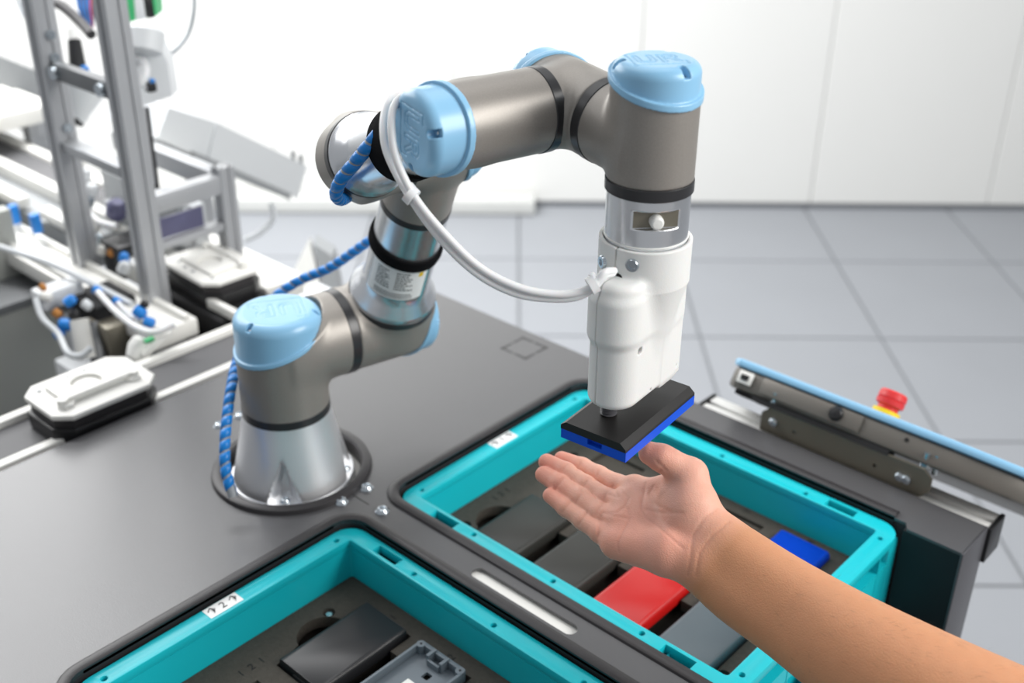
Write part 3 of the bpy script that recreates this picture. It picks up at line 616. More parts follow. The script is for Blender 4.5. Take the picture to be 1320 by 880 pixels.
# tool flange with flat notch and knob
FC = W2 + V((0, 0, -0.029)); nd = (-FH * 0.98 + RH * 0.12).normalized(); nx = V((-nd.y, nd.x, 0))
def flange(p):
    d = sd_cyl(p, W2, ZZ, -0.0715, -0.0285, 0.0283, 0.0006)
    q = p - nv(W2); u = q @ nv(nd); v_ = q @ nv(nx); z = q[..., 2]
    d = np.maximum(d, np.minimum(0.0003 - np.abs(np.abs(z + 0.0655)) * 1.0, 0.0288 - np.linalg.norm(q[..., :2], axis=-1)) if False else d)
    cut = np.maximum(np.maximum(0.0232 - u, np.abs(z + 0.0435) - 0.0062), np.abs(v_) - 0.05)
    return np.maximum(d, -cut)
netobj('tool_flange', flange, W2 + V((-0.031, -0.031, -0.0735)), W2 + V((0.031, 0.031, -0.0265)), 0.0008, 'aluminium', rob)
b = bmesh.new(); lathe(b, [(0.0280, -0.0005), (0.0289, -0.0003), (0.0289, 0.0003), (0.0280, 0.0005)], W2 + V((0, 0, -0.0625)), ZZ, 72, cap=False); obj('flange_ridge', b, 'white_plastic', rob)
b = bmesh.new(); box(b, W2 + V((0, 0, -0.0433)) + nd * 0.0230, (0.0008, 0.0300, 0.0118), frame(ZZ, nd)); obj('notch_face', b, 'steel', rob)
b = bmesh.new(); lathe(b, [(0.0046, 0.022), (0.0046, 0.028), (0.0042, 0.0295), (0.0032, 0.0303), (0.0005, 0.0305)], W2 + V((0, 0, -0.0443)), nd, 24); obj('connector_cap', b, 'white_plastic', rob)
# ------------------------------------------------------------------ suction gripper
GA = V((-0.099, 0.995, 0)).normalized(); FA = V((0.995, 0.099, 0)).normalized(); GX, GY = W2.x, W2.y
gr = thing('suction_gripper', (GX, GY, 0.25), 'white plastic suction gripper bolted under the last robot joint', 'gripper')
def gripfn(p):
    q = p - np.array([GX, GY, 0.0]); g = q @ nv(GA); f = q @ nv(FA); z = q[..., 2]; r = np.hypot(q[..., 0], q[..., 1])
    def stad(a0, a1, rad, z0, z1, rd):
        gg = g - np.clip(g, a0, a1); dx = np.hypot(gg, f) - (rad - rd); dy = np.abs(z - (z0 + z1) / 2) - ((z1 - z0) / 2 - rd)
        return np.minimum(np.maximum(dx, dy), 0) + np.hypot(np.maximum(dx, 0), np.maximum(dy, 0)) - rd
    body = stad(-0.0305, 0.0175, 0.0185, 0.2640, 0.36, 0.006)
    blg = stad(-0.0335, 0.0, 0.0190, 0.314, 0.3515, 0.006)
    body = smin(body, blg, 0.005)
    body = smin(body, stad(0.0, 0.0195, 0.0185, 0.310, 0.357, 0.004), 0.004)
    hb_ = np.maximum(np.abs(f) - 0.0165, np.abs(g - 0.019) - 0.0145); body = smin(body, np.maximum(hb_, np.abs(z - 0.3125) - 0.0480), 0.006)
    col = np.maximum(r - 0.0318, np.abs(z - 0.3645) - 0.0150)
    cone = np.maximum((r - (0.0318 - (0.350 - z) * 0.27)) * 0.95, np.maximum(z - 0.35, 0.285 - z))
    d = smin(body, np.minimum(col, cone), 0.0045)
    # screw and cable openings, seam groove, hexagonal hole
    d = np.maximum(d, -(np.maximum(r - 0.0288, 0.3725 - z)))
    gro = np.maximum(np.abs(f + 0.004) - 0.0004, -(g + 0.012)); d = np.where((np.abs(f + 0.004) < 0.0006) & (g < -0.01), np.maximum(d, -np.maximum(np.abs(f + 0.004) - 0.0005, -d - 0.0015)), d)
    hx = np.maximum(np.hypot(g + 0.0300, z - 0.309) - 0.0029, 0.009 - f); d = np.maximum(d, -hx)
    for gg, zz in ((-0.011, 0.2695), (0.026, 0.2725)): d = np.maximum(d, -np.maximum(np.hypot(g - gg, z - zz) - 0.0012, 0.012 - f))
    return d
netobj('housing', gripfn, (GX - 0.05, GY - 0.06, 0.246), (GX + 0.05, GY + 0.055, 0.3835), 0.0008, 'gripper_white', gr)
def colp(g, f, z, r=0.0318): d = (GA * g + FA * f); d = d.normalized(); return V((GX, GY, z)) + d * r, d
for g, f in ((-0.85, -0.50), (-0.9, 0.25)):
    p, d = colp(g, f, 0.3650 if f < 0 else 0.3705)
    b = bmesh.new(); lathe(b, [(0.0047, -0.002), (0.0047, 0.0008), (0.0041, 0.0018), (0.0024, 0.0018), (0.0022, 0.0008), (0.0003, 0.0008)], p, d, 20); sc = obj('screw', b, 'zinc', gr)
p, d = colp(-1.0, -0.03, 0.357, 0.0325); b = bmesh.new(); lathe(b, [(0.0055, -0.004), (0.0055, 0.0008), (0.0005, 0.001)], p, d, 20); obj('cable_opening', b, 'black_matte', gr)
b = bmesh.new()
for k in range(8): lathe(b, [(0.0040, 0), (0.0062, 0.0011), (0.0040, 0.0022)], V((GX, GY, 0)) + GA * -0.034 + FH * 0.012 + V((0, 0, 0.2466 + 0.0023 * k)), ZZ, 24)
obj('suction_bellows', b, 'bellows', gr)
b = bmesh.new()
for k in range(7):
    o = V((GX, GY, 0.287)) + GA * (-0.002 + 0.0035 * k) + FA * 0.0166
    box(b, o, (0.0004, 0.0004 + 0.0008 * (k % 2), 0.0044), frame(ZZ, FA)); 
    if k % 2: box(b, o + V((0, 0, 0.0018)), (0.0004, 0.002, 0.0005), frame(ZZ, FA))
obj('moulded_mark', b, 'gripper_white', gr)
# held part
hp = thing('phone_cover', (GX, GY, 0.2325), 'black and blue cover held by the gripper above the open hand', 'cover')
hc = V((GX - 0.0015, GY - 0.0035, 0)); mwp = M(((FA.x, GA.x, 0, hc.x), (FA.y, GA.y, 0, hc.y), (0, 0, 1, 0.005), (0, 0, 0, 1)))
A_ = 0.0272; L_ = 0.0492
blue = [(-A_, -L_), (-0.0045, -L_), (-0.0045, -L_ + 0.004), (0.0075, -L_ + 0.004), (0.0075, -L_), (A_, -L_), (A_, L_), (-A_, L_)]
obj('lower_shell', plate([[(-A_, -L_), (A_, -L_), (A_, L_), (-A_, L_)]], 0.2275, 0.2305, 0.0, mwp), 'plate_blue', hp)
obj('side_shell', plate([blue], 0.2305, 0.2352, 0.0, mwp), 'plate_blue', hp)
b = bmesh.new(); prof = [(-A_ - 0.0002, 0.2352), (-A_ - 0.0002, 0.2385), (-A_ + 0.004, 0.2415), (A_ - 0.005, 0.2415), (A_ - 0.0002, 0.2375), (A_ - 0.0002, 0.2352)]
A1 = [b.verts.new(mwp @ V((u, -L_ - 0.0002, z_))) for u, z_ in prof]; B1 = [b.verts.new(mwp @ V((u, L_, z_))) for u, z_ in prof]; bridge(b, A1, B1); b.faces.new(A1); b.faces.new(B1[::-1]); obj('upper_shell', b, 'plate_black', hp, 0.3)
# ------------------------------------------------------------------ hoses
def hose(name, pts, r, m, label, cat, n=10, group=None):
    b = bmesh.new(); tube(b, pts, r, 14, n); o = obj(name, b, m); return tag(o, label, cat, group)
p1 = [px(566, 128, 0.80), px(540, 124, 0.775), px(520, 124, 0.755), (px(507, 140, 0.742)), px(505, 170, 0.735), px(511, 205, 0.735), px(534, 253, 0.738), px(572, 300, 0.742), px(618, 344, 0.747), px(668, 370, 0.75), px(715, 379, 0.752), px(748, 376, 0.752), px(768, 364, 0.75), px(780, 351, 0.749), px(792, 349, 0.757)]
p2 = [px(560, 130, 0.83), px(530, 122, 0.80), px(508, 122, 0.785), px(498, 136, 0.77), px(494, 165, 0.755), px(500, 200, 0.748), px(526, 250, 0.744), px(566, 306, 0.746), px(614, 352, 0.750), px(664, 378, 0.754), px(712, 385, 0.756), px(746, 382, 0.755), px(766, 370, 0.752), px(778, 356, 0.750), px(790, 352, 0.757)]
hose('air_hose', p1, 0.0026, 'cable_white', 'white hose looping past the round blue lid, upper of the pair', 'hose')
hose('air_hose', p2, 0.0026, 'cable_white', 'white hose with the wider loop left of the blue lid, lower of the pair', 'hose')
for i, (x, y, d) in enumerate(((530, 252, 0.7405), (764, 367, 0.751))):
    q = px(x, y, d); dr = (px(x + 30, y + 30 if i == 0 else y - 18, d) - q).normalized(); b = bmesh.new()
    lathe(b, [(0.0048, -0.0028), (0.0062, -0.0026), (0.0062, 0.0026), (0.0048, 0.0028)], q, dr, 20); box(b, q + UP * 0.0055, (0.005, 0.006, 0.004), frame(dr, UP), 0.0008)
    if False: tube(b, [q + UP * 0.006, q + UP * 0.007 - RT * 0.008, q + UP * 0.004 - RT * 0.017], 0.0008, 6)
    tag(obj('cable_tie', b, 'cable_white'), ['white cable tie bunching the hoses at the left beside the blue lid', 'white cable tie bunching the hoses at the gripper'][i], 'cable tie')
def spiral(pts, label, pitch=0.0118, r=0.0052, frac=0.83):
    t = thing('spiral_wrapped_hose', pts[0], label, 'hose'); b = bmesh.new(); tube(b, pts, r * 0.88, 12, 10); obj('inner_hose', b, 'cable_grey', t)
    p = crv(pts, 24); L = [0]
    for i in range(1, len(p)): L.append(L[-1] + (p[i] - p[i - 1]).length)
    def at(s):
        s = min(max(s, 0), L[-1] - 1e-6); i = int(np.searchsorted(L, s, side='right')) - 1; i = min(i, len(p) - 2); f = (s - L[i]) / max(1e-9, L[i + 1] - L[i]); return p[i].lerp(p[i + 1], f), (p[i + 1] - p[i]).normalized()
    b = bmesh.new(); N = 18; x = at(0)[1].orthogonal().normalized(); tot = int(L[-1] / pitch * N); prev = None
    for k in range(tot):
        s0 = k * pitch / N; row = []; ph = 2 * math.pi * k / N
        for u, rr_ in ((0, r * 0.85), (0.03, r * 0.99), (0.5, r * 1.03), (0.97, r * 0.99), (1, r * 0.85)):
            q, tt = at(s0 + u * pitch * frac); x2 = (x - tt * x.dot(tt)).normalized(); y2 = tt.cross(x2); row.append(b.verts.new(q + (x2 * math.cos(ph) + y2 * math.sin(ph)) * rr_))
        x = (x - at(s0)[1] * x.dot(at(s0)[1])).normalized()
        if prev:
            for j in range(4): b.faces.new((prev[j], prev[j + 1], row[j + 1], row[j]))
        prev = row
    obj('spiral_wrap', b, 'spiral_blue', t, 1.2); return t
spiral([px(300, 640, 1.10), px(291, 605, 1.10), px(290, 570, 1.105), px(293, 535, 1.115), px(298, 500, 1.13), px(306, 465, 1.16), px(325, 420, 1.20), px(352, 385, 1.235), px(385, 362, 1.235), px(425, 345, 1.22), px(462, 320, 1.195), px(490, 300, 1.17), px(505, 285, 1.15)], 'blue spiral wrapped hose rising from the bench behind the robot base')
spiral([px(452, 250, 0.965), px(440, 257, 0.925), px(433, 250, 0.895), px(440, 231, 0.874), px(456, 212, 0.862), px(472, 192, 0.850), px(486, 175, 0.842), px(497, 158, 0.845), px(515, 142, 0.85)], 'blue spiral wrapped hose strapped over the silver forearm tube')
# ------------------------------------------------------------------ hand and forearm
MT['skin'] = mat('skin', (220, 165, 135), 0.5, nscale=110, namt=0.07, bump=0.35, bscale=900, sss=0.22, spec=0.4)
_nt = MT['skin'].node_tree; _mx = [n for n in _nt.nodes if n.type == 'MIX'][0]; _at = _nt.nodes.new('ShaderNodeAttribute'); _at.attribute_name = 'tint'
for _k, _f in ((6, 0.93), (7, 1.05)):
    _v = _nt.nodes.new('ShaderNodeVectorMath'); _v.operation = 'SCALE'; _v.inputs['Scale'].default_value = _f; _nt.links.new(_at.outputs['Color'], _v.inputs[0]); _nt.links.new(_v.outputs[0], _mx.inputs[_k])
FING = [  # (x, y, distance, radius): joint, base, middle joint, end joint, tip
    [(818, 632, .900, .0128), (795, 626, .914, .0092), (771, 613, .928, .0082), (750, 602, .942, .0078), (724, 591.5, .955, .0066)],
    [(808, 650, .888, .0132), (781, 644, .899, .0092), (755, 627, .914, .0088), (729, 609, .930, .0084), (705, 595.5, .943, .0070)],
    [(800, 674, .877, .0132), (772, 662, .887, .0088), (747, 642, .901, .0084), (721, 624, .916, .0080), (701, 611.5, .929, .0070)],
    [(795, 699, .867, .0130), (774, 686, .876, .0080), (752, 670, .888, .0076), (730, 654, .899, .0072), (710, 638.5, .910, .0064)]]
def P4(q): return px(q[0], q[1], q[2])
ARM = [(917, 712, .842, .0090, .0172), (962, 748, .825, .0095, .0192), (1027, 791, .803, .008, .0220), (1092, 834, .778, .006, .0268), (1176, 884, .752, .005, .0315), (1283, 942, .728, .002, .0375), (1420, 1005, .705, .001, .0390)]
def _cr(L, n=4):
    P = [L[0]] + L + [L[-1]]; out = []
    for i in range(1, len(P) - 2):
        for k in range(n):
            t = k / n; out.append(tuple(0.5 * (2 * b + (c - a) * t + (2 * a - 5 * b + 4 * c - d) * t * t + (3 * b - a - 3 * c + d) * t ** 3) for a, b, c, d in zip(*P[i - 1:i + 3])))
    return out + [L[-1]]
ARM = _cr(ARM)
PERP = (RT * 0.53 + UP * 0.85)
PALM = [((818, 632, .900, .0128), (924, 694, .846, .0160)), ((808, 650, .888, .0132), (912, 706, .843, .0165)), ((800, 674, .877, .0132), (902, 722, .839, .0160)),
        ((795, 699, .867, .0130), (862, 711, .846, .0178)), ((862, 711, .846, .0178), (899, 722, .838, .0165)), ((806, 662, .884, .0125), (880, 690, .853, .0150)),
        ((889, 613, .862, .0128), (893, 655, .853, .0195)), ((893, 655, .853, .0195), (918, 694, .845, .0165)), ((872, 640, .866, .0140), (888, 672, .852, .0185)),
        ((874, 622, .870, .0095), (832, 634, .893, .0095)), ((893, 655, .853, .0150), (842, 655, .881, .0110))]
THUMB = [(889, 613, .862, .0128), (866, 597, .861, .0100), (853, 590, .861, .0100), (838, 584, .863, .0088)]
CREASE = [[(832, 622), (829, 640), (827, 655), (834, 668), (846, 676), (862, 690), (880, 706)], [(842, 626), (837, 636), (842, 648), (853, 654), (868, 660)],
          [(779, 661), (795, 660), (806, 652), (811, 641), (800, 630)], [(776, 660), (792, 664), (811, 668), (809, 655)], [(812, 668), (803, 684), (796, 700), (798, 712)], [(830, 655), (850, 660), (880, 661)],
          [(925, 655), (907, 668), (893, 690), (890, 720), (886, 742)], [(940, 672), (918, 690), (902, 712), (897, 742)]]
JC = [[(748, 594), (744, 606)], [(771, 606), (767, 619)], [(790, 626), (797, 640), (785, 637)], [(731, 598), (720, 612)], [(759, 616), (749, 633)], [(782, 634), (776, 652)], [(726, 616), (715, 630)], [(751, 634), (742, 647)], [(774, 652), (768, 662)],
      [(736, 646), (724, 660)], [(757, 660), (745, 676)], [(774, 664), (771, 690)], [(858, 606), (846, 594)], [(852, 606), (844, 611)]]
def _seg(p, lohi, a, b, ra, rb):
    m = (np.array(a) + np.array(b)) / 2; L2 = np.linalg.norm(np.array(b) - np.array(a)) / 2; c = np.clip(m, lohi[0], lohi[1])
    if np.linalg.norm(c - m) > L2 + 0.055: return None
    return sd_cone(p, tuple(a), tuple(b), ra, rb)
def hand_base(p):
    lh = (p.reshape(-1, 3).min(0), p.reshape(-1, 3).max(0)); big = np.full(p.shape[:-1], 0.05)
    def un(lst, k):
        d = None
        for e in lst:
            if e is None: continue
            d = e if d is None else (smin(d, e, k) if k else np.minimum(d, e))
        return big if d is None else d
    arm = []
    for q, r in zip(ARM, ARM[1:]):
        for s in (-1, 1): arm.append(_seg(p, lh, P4(q) + PERP * (s * q[3]), P4(r) + PERP * (s * r[3]), q[4], r[4]))
    d = un(arm, 0.012)
    d = smin(d, un([_seg(p, lh, P4(a), P4(b), a[3], b[3]) for a, b in PALM], 0.006), 0.012)
    f = None
    for F in FING:
        e = un([_seg(p, lh, P4(a), P4(b), a[3], b[3]) for a, b in zip(F[1:], F[2:])], 0.003)
        e = smin(e, un([_seg(p, lh, P4(F[0]), P4(F[1]), F[0][3] * 0.8, F[1][3])], 0), 0.003); f = e if f is None else np.minimum(f, e)
    d = smin(d, f, 0.003)
    return smin(d, un([_seg(p, lh, P4(a), P4(b), a[3], b[3]) for a, b in zip(THUMB, THUMB[1:])], 0.004), 0.007)
def surf(x, y):
    dr = (px(x, y, 1) - px(x, y, 0)); t = 0.70
    for _ in range(60):
        q = CP + dr * t; e = float(hand_base(np.array([[q.x, q.y, q.z]]))[0])
        if e < 0.0002: return np.array(q)
        t += e / dr.length
        if t > 1.1: return None
    return np.array(q)
def lines(src, n=3):
    out = []
    for c in src:
        pp = [surf(x, y) for x, y in [((c[i][0] * (n - k) + c[i + 1][0] * k) / n, (c[i][1] * (n - k) + c[i + 1][1] * k) / n) for i in range(len(c) - 1) for k in range(n)] + [c[-1]]]
        out.append([q for q in pp if q is not None])
    return out
CL = lines(CREASE); JL = lines(JC, 2)
def dline(p, Ls):
    lo = p.reshape(-1, 3).min(0) - 0.01; hi = p.reshape(-1, 3).max(0) + 0.01; d = np.full(p.shape[:-1], 0.05)
    for L in Ls:
        for a, b in zip(L, L[1:]):
            if np.linalg.norm(a - b) > 0.02 or (np.maximum(a, b) < lo).any() or (np.minimum(a, b) > hi).any(): continue
            ab = b - a; t = np.clip(((p - a) @ ab) / max(1e-12, ab @ ab), 0, 1); d = np.minimum(d, np.linalg.norm(p - a - t[..., None] * ab, axis=-1))
    return d
def hand_fn(p):
    d = hand_base(p); lo = p.reshape(-1, 3).min(0)
    return d + 0.0006 * np.exp(-(dline(p, CL) / 0.0012) ** 2) + 0.0007 * np.exp(-(dline(p, JL) / 0.0014) ** 2)
# local grid aligned with the forearm
HX = (P4((700, 600, .93)) - P4((1380, 980, .71))).normalized(); HZ = (UP - HX * UP.dot(HX)).normalized(); HY = HZ.cross(HX)
HM = np.array([tuple(HX), tuple(HY), tuple(HZ)]); HO = np.array(tuple(P4((917, 712, .842))))
def hand_local(q): return hand_fn(q @ HM + HO)
pts = [(np.array(tuple(P4(q))) - HO) @ HM.T for F in FING for q in F] + [(np.array(tuple(P4(q))) - HO) @ HM.T for q in ARM] + [(np.array(tuple(P4(q))) - HO) @ HM.T for q in THUMB]
hlo = np.min(pts, 0) - np.array([0.044, 0.046, 0.046]); hhi = np.max(pts, 0) + np.array([0.012, 0.044, 0.044])
pn = thing('person', P4((1285, 930, .728)), 'bare forearm reaching in with open palm facing up below the gripper', 'person')
def skin_col(v):
    w_ = v; col = np.zeros((len(v), 3)); arm = np.array(s2l((202, 144, 106))); palm = np.array(s2l((228, 172, 150))); tipc = np.array(s2l((226, 146, 126))); dark = np.array(s2l((168, 98, 78)))
    wr = nv(P4((912, 706, .843))); ax = nv(P4((962, 748, .825))) - wr; ax /= np.linalg.norm(ax); t = np.clip(((w_ - wr) @ ax + 0.012) / 0.03, 0, 1)[:, None]
    col = palm * (1 - t) + arm * t
    for F in FING + [THUMB]:
        dd = np.linalg.norm(w_ - nv(P4(F[-1])), axis=1); k = np.clip(1 - dd / 0.026, 0, 1)[:, None] * 0.8; col = col * (1 - k) + tipc * k
    for q in ((862, 711, .838), (800, 690, .86)):
        dd = np.linalg.norm(w_ - nv(P4(q)), axis=1); k = np.clip(1 - dd / 0.035, 0, 1)[:, None] * 0.5; col = col * (1 - k) + tipc * k
    k = np.exp(-(np.minimum(dline(w_, CL), dline(w_, JL)) / 0.0009) ** 2)[:, None] * 0.2
    return col * (1 - k) + dark * k
v_, f_ = nets(hand_local, hlo, hhi, 0.0012); vw = v_ @ HM + HO
for it in range(2):
    d_ = hand_fn(vw); e_ = 0.0005; g_ = np.stack([hand_base(vw + np.eye(3)[k] * e_) - hand_base(vw - np.eye(3)[k] * e_) for k in range(3)], -1) / (2 * e_)
    vw = vw - g_ * np.clip(d_, -0.001, 0.001)[:, None] * 0.8
me = bpy.data.meshes.new('arm_and_hand'); og = np.array(tuple(wo(pn))); me.vertices.add(len(vw)); me.vertices.foreach_set('co', (vw - og).astype(np.float32).ravel())
me.loops.add(f_.size); me.loops.foreach_set('vertex_index', f_.ravel().astype(np.int32)); me.polygons.add(len(f_))
me.polygons.foreach_set('loop_start', np.arange(0, f_.size, 4, dtype=np.int32)); me.polygons.foreach_set('loop_total', np.full(len(f_), 4, np.int32)); me.update(); me.validate()
me.polygons.foreach_set('use_smooth', [True] * len(me.polygons)); me.materials.append(MT['skin'])
a_ = me.color_attributes.new('tint', 'FLOAT_COLOR', 'POINT'); cc = np.ones((len(vw), 4), np.float32); cc[:, :3] = skin_col(vw); a_.data.foreach_set('color', cc.ravel())
ho = bpy.data.objects.new('arm_and_hand', me); COL.objects.link(ho); W[ho.name] = wo(pn); ho.parent = pn
_b = bmesh.new(); _b.from_mesh(me); bmesh.ops.recalc_face_normals(_b, faces=_b.faces); _b.to_mesh(me); _b.free()
# fine hairs on the forearm
_rg = np.random.default_rng(3); _t = (vw - nv(P4((962, 748, .825)))) @ nv(HX) * -1; _cand = np.where(_t > 0.015)[0]; _b = bmesh.new(); _ax = -HX
me.update(); _n = np.array([v.normal[:] for v in me.vertices])
for i in _rg.choice(_cand, 1600, replace=False):
    n = V(_n[i]); p0 = V(vw[i]); k = n.dot(PERP.normalized())
    if _rg.random() > 0.25 + 0.75 * max(0, k): continue
    d = (_ax * 0.9 + n * 0.45 + V(_rg.normal(0, 0.25, 3))).normalized(); l = _rg.uniform(0.004, 0.008); w_ = n.cross(d).normalized() * 0.00005; q = p0 + d * l * 0.5 + n * 0.0004; e = p0 + d * l
    a, b_, c, d2, tip = (_b.verts.new(x) for x in (p0 - w_, p0 + w_, q + w_, q - w_, e)); _b.faces.new((a, b_, c, d2)); _b.faces.new((d2, c, tip))
MT['hair'] = mat('hair', (70, 48, 34), 0.5); tag(obj('arm_hair', _b, 'hair', pn), kind='stuff')
# ------------------------------------------------------------------ assembly line in the background
t = thing('belt_conveyor', (-0.386, 0, -Z0), 'dark belt conveyor with two light side rails along the bench edge', 'conveyor')
for x0, x1 in ((-0.3525, -0.3405), (-0.435, -0.4225)): obj('side_rail', bx(x0, x1, -1.0, 0.23, -0.03, 0.0, 0.001), 'beige_plastic', t)
obj('belt', bx(-0.4225, -0.3525, -1.0, 0.23, -0.012, -0.008), 'belt', t)
obj('bed', bx(-0.434, -0.3415, -1.0, 0.23, -0.09, -0.03), 'panel_dark', t)
for y in (-0.85, 0.18): obj('leg', bx(-0.41, -0.37, y - 0.02, y + 0.02, -Z0, -0.09), 'profile', t)
def octa(x0, x1, y0, y1, c): return [(x0 + c, y0), (x1 - c, y0), (x1, y0 + c), (x1, y1 - c), (x1 - c, y1), (x0 + c, y1), (x0, y1 - c), (x0, y0 + c)]
def carrier(cx, cy, rot, label):
    t = thing('pallet_carrier', (cx, cy, -0.008), label, 'carrier', 'pallet carriers on the conveyors'); mw = M.Translation((cx, cy, 0)) @ M.Rotation(rot, 4, 'Z')
    obj('base', plate([octa(-0.044, 0.044, -0.064, 0.064, 0.018)], -0.008, 0.012, 0.002, mw), 'black_plastic', t)
    obj('skirt', plate([octa(-0.041, 0.041, -0.060, 0.060, 0.016)], 0.012, 0.024, 0.0, mw), 'rubber', t)
    p = obj('plate', plate([octa(-0.046, 0.046, -0.0625, 0.0625, 0.016)], 0.024, 0.030, 0.001, mw), 'beige_plastic', t)
    b = plate([[(-0.026, -0.04), (0.016, -0.04), (0.022, -0.046), (0.030, -0.046), (0.030, -0.036), (0.022, -0.030), (0.022, 0.030), (0.030, 0.036), (0.030, 0.046), (0.022, 0.044), (0.014, 0.036), (-0.026, 0.036)], circ(-0.004, -0.002, 0.017, 28)], 0.030, 0.0345, 0.0008, mw)
    obj('nest', b, 'beige_plastic', t)
    obj('inner_disc', plate([circ(-0.004, -0.002, 0.0135, 28)], 0.030, 0.0315, 0.0, mw), 'beige_plastic', t)
    b = bmesh.new(); cyl(b, (0.0215, -0.044, 0.03), (0.0215, -0.044, 0.040), 0.006, seg=14); cyl(b, (0.0215, 0.042, 0.03), (0.0215, 0.042, 0.040), 0.006, seg=14); cyl(b, (0.022, -0.042, 0.0375), (0.022, 0.040, 0.0375), 0.0022, seg=10)
    bmesh.ops.transform(b, matrix=mw, verts=b.verts); obj('clamp_bar', b, 'beige_plastic', t)
    for q in ((-0.034, -0.008), (-0.034, 0.012), (-0.030, 0.034), (-0.028, -0.046)):
        b = bmesh.new(); c = mw @ V((q[0], q[1], 0.0302)); cyl(b, c, c + V((0, 0, 0.0006)), 0.0028, seg=12); obj('pin_hole', b, 'case_under', t)
carrier(-0.3745, -0.114, 0, 'white fixture plate on a black carrier riding the belt beside the bench')
carrier(-0.555, 0.172, math.radians(88), 'white fixture plate on a black carrier behind the post, above the base lid')
# light frame of aluminium profiles
fm = thing('machine_frame', (-0.66, 0.15, -Z0), 'tall aluminium profile frame with crossbars standing over the conveyor', 'frame')
def post(name, x, y, z0, z1, m='profile', s=0.0145):
    b = bmesh.new()
    for dx in (-1, 1):
        for dy in (-1, 1): bx(x + dx * s - (0 if dx < 0 else s * 0.72), x + dx * s + (s * 0.72 if dx < 0 else 0), y + dy * s - (0 if dy < 0 else s * 0.72), y + dy * s + (s * 0.72 if dy < 0 else 0), z0, z1, bm=b)
    bx(x - s * 0.82, x + s * 0.82, y - s * 0.82, y + s * 0.82, z0, z1, bm=b); return obj(name, b, m, fm)
post('post', -0.579, 0.094, -0.02, 0.62); post('post', -0.753, 0.089, -0.02, 0.62); post('post', -0.588, 0.2275, -0.09, 0.147, s=0.0115)
post('post', -0.579, 0.09, -Z0, -0.08); post('post', -0.9, 0.09, -Z0, -0.08); post('post', -1.25, 0.09, -Z0, -0.08)
obj('crossbar', bx(-0.74, -0.592, 0.083, 0.097, 0.268, 0.290, 0.001), 'profile_dark', fm); obj('crossbar', bx(-0.74, -0.592, 0.078, 0.100, 0.168, 0.182, 0.001), 'profile', fm)
for x in (-0.726, -0.610): 
    b = bmesh.new(); cyl(b, (x, 0.083, 0.279), (x, 0.076, 0.279), 0.0085, seg=14); obj('bolt', b, 'zinc', fm)
for z in (0.20, 0.295, 0.325):
    b = bmesh.new(); cyl(b, (-0.738, 0.09, z), (-0.733, 0.09, z), 0.006, seg=12); obj('bolt', b, 'zinc', fm)
b = bx(-0.599, -0.577, 0.108, 0.216, 0.112, 0.137, 0.001); obj('cross_beam', b, 'profile', fm)
b = bx(-0.599, -0.580, 0.108, 0.216, 0.058, 0.068, 0.001); obj('cross_beam', b, 'profile', fm)
b = bx(-0.594, -0.590, 0.115, 0.190, 0.070, 0.098); obj('display_strip', b, 'display', fm, label='dark violet display strip')
b = bx(-0.86, -0.60, 0.217, 0.238, 0.11, 0.137, 0.001); obj('cross_beam', b, 'profile', fm)
b = bx(-0.64, -0.615, 0.190, 0.212, 0.03, 0.09, 0.002); obj('sensor_block', b, 'case_grey', fm)
b = bx(-0.69, -0.66, 0.205, 0.225, -0.02, 0.08, 0.002); obj('sensor_block', b, 'case_grey', fm)
lc = thing('linear_conveyor', (-0.9, 0.08, -Z0), 'white linear rail running diagonally under the aluminium posts', 'conveyor')
obj('rail_bed', bx(-1.5, -0.487, 0.032, 0.098, -0.028, -0.004, 0.002), 'beige_plastic', lc)
for y in (0.042, 0.085): obj('guide', bx(-1.5, -0.489, y - 0.004, y + 0.004, -0.004, 0.004, 0.001), 'beige_plastic', lc)
obj('web', bx(-1.5, -0.50, 0.05, 0.085, -0.075, -0.028), 'profile_dark', lc)
b = bx(-1.5, -0.83, 0.185, 0.205, -0.01, 0.012, 0.002); obj('side_rail', b, 'beige_plastic', lc); b = bx(-1.5, -0.83, 0.255, 0.275, -0.01, 0.012, 0.002); obj('side_rail', b, 'beige_plastic', lc)
obj('belt', bx(-1.5, -0.84, 0.205, 0.255, -0.008, 0.004), 'belt', lc); obj('bed', bx(-1.5, -0.84, 0.13, 0.275, -0.06, -0.011), 'case_under', lc)
b = bx(-1.5, -1.02, 0.125, 0.145, -0.005, 0.012, 0.002); obj('side_rail', b, 'beige_plastic', lc); b = bx(-0.96, -0.80, 0.128, 0.148, -0.005, 0.012, 0.002); obj('side_rail', b, 'beige_plastic', lc)
tr = thing('transfer_unit', (-0.56, 0.18, -Z0), 'black transfer unit carrying the second fixture plate', 'machine')
obj('body', bx(-0.66, -0.465, 0.118, 0.215, -0.085, -0.010, 0.004), 'black_matte', tr)
obj('front_plate', bx(-0.64, -0.53, 0.112, 0.118, -0.065, -0.03, 0.001), 'panel_dark', tr); obj('front_plate', bx(-0.50, -0.455, 0.14, 0.21, -0.07, -0.045, 0.002), 'belt', tr)
for x in (-0.618, -0.545):
    b = bmesh.new(); cyl(b, (x, 0.112, -0.045), (x, 0.106, -0.045), 0.007, seg=14); obj('bolt', b, 'zinc', tr)
obj('foot', bx(-0.63, -0.50, 0.14, 0.22, -Z0, -0.085), 'cabinet_grey', tr)
obj('white_guard', bx(-0.80, -0.52, 0.232, 0.30, -0.05, -0.02, 0.003), 'beige_plastic', tr)
obj('guide_bar', bx(-0.53, -0.445, 0.128, 0.138, -0.008, 0.006, 0.002), 'beige_plastic', tr)
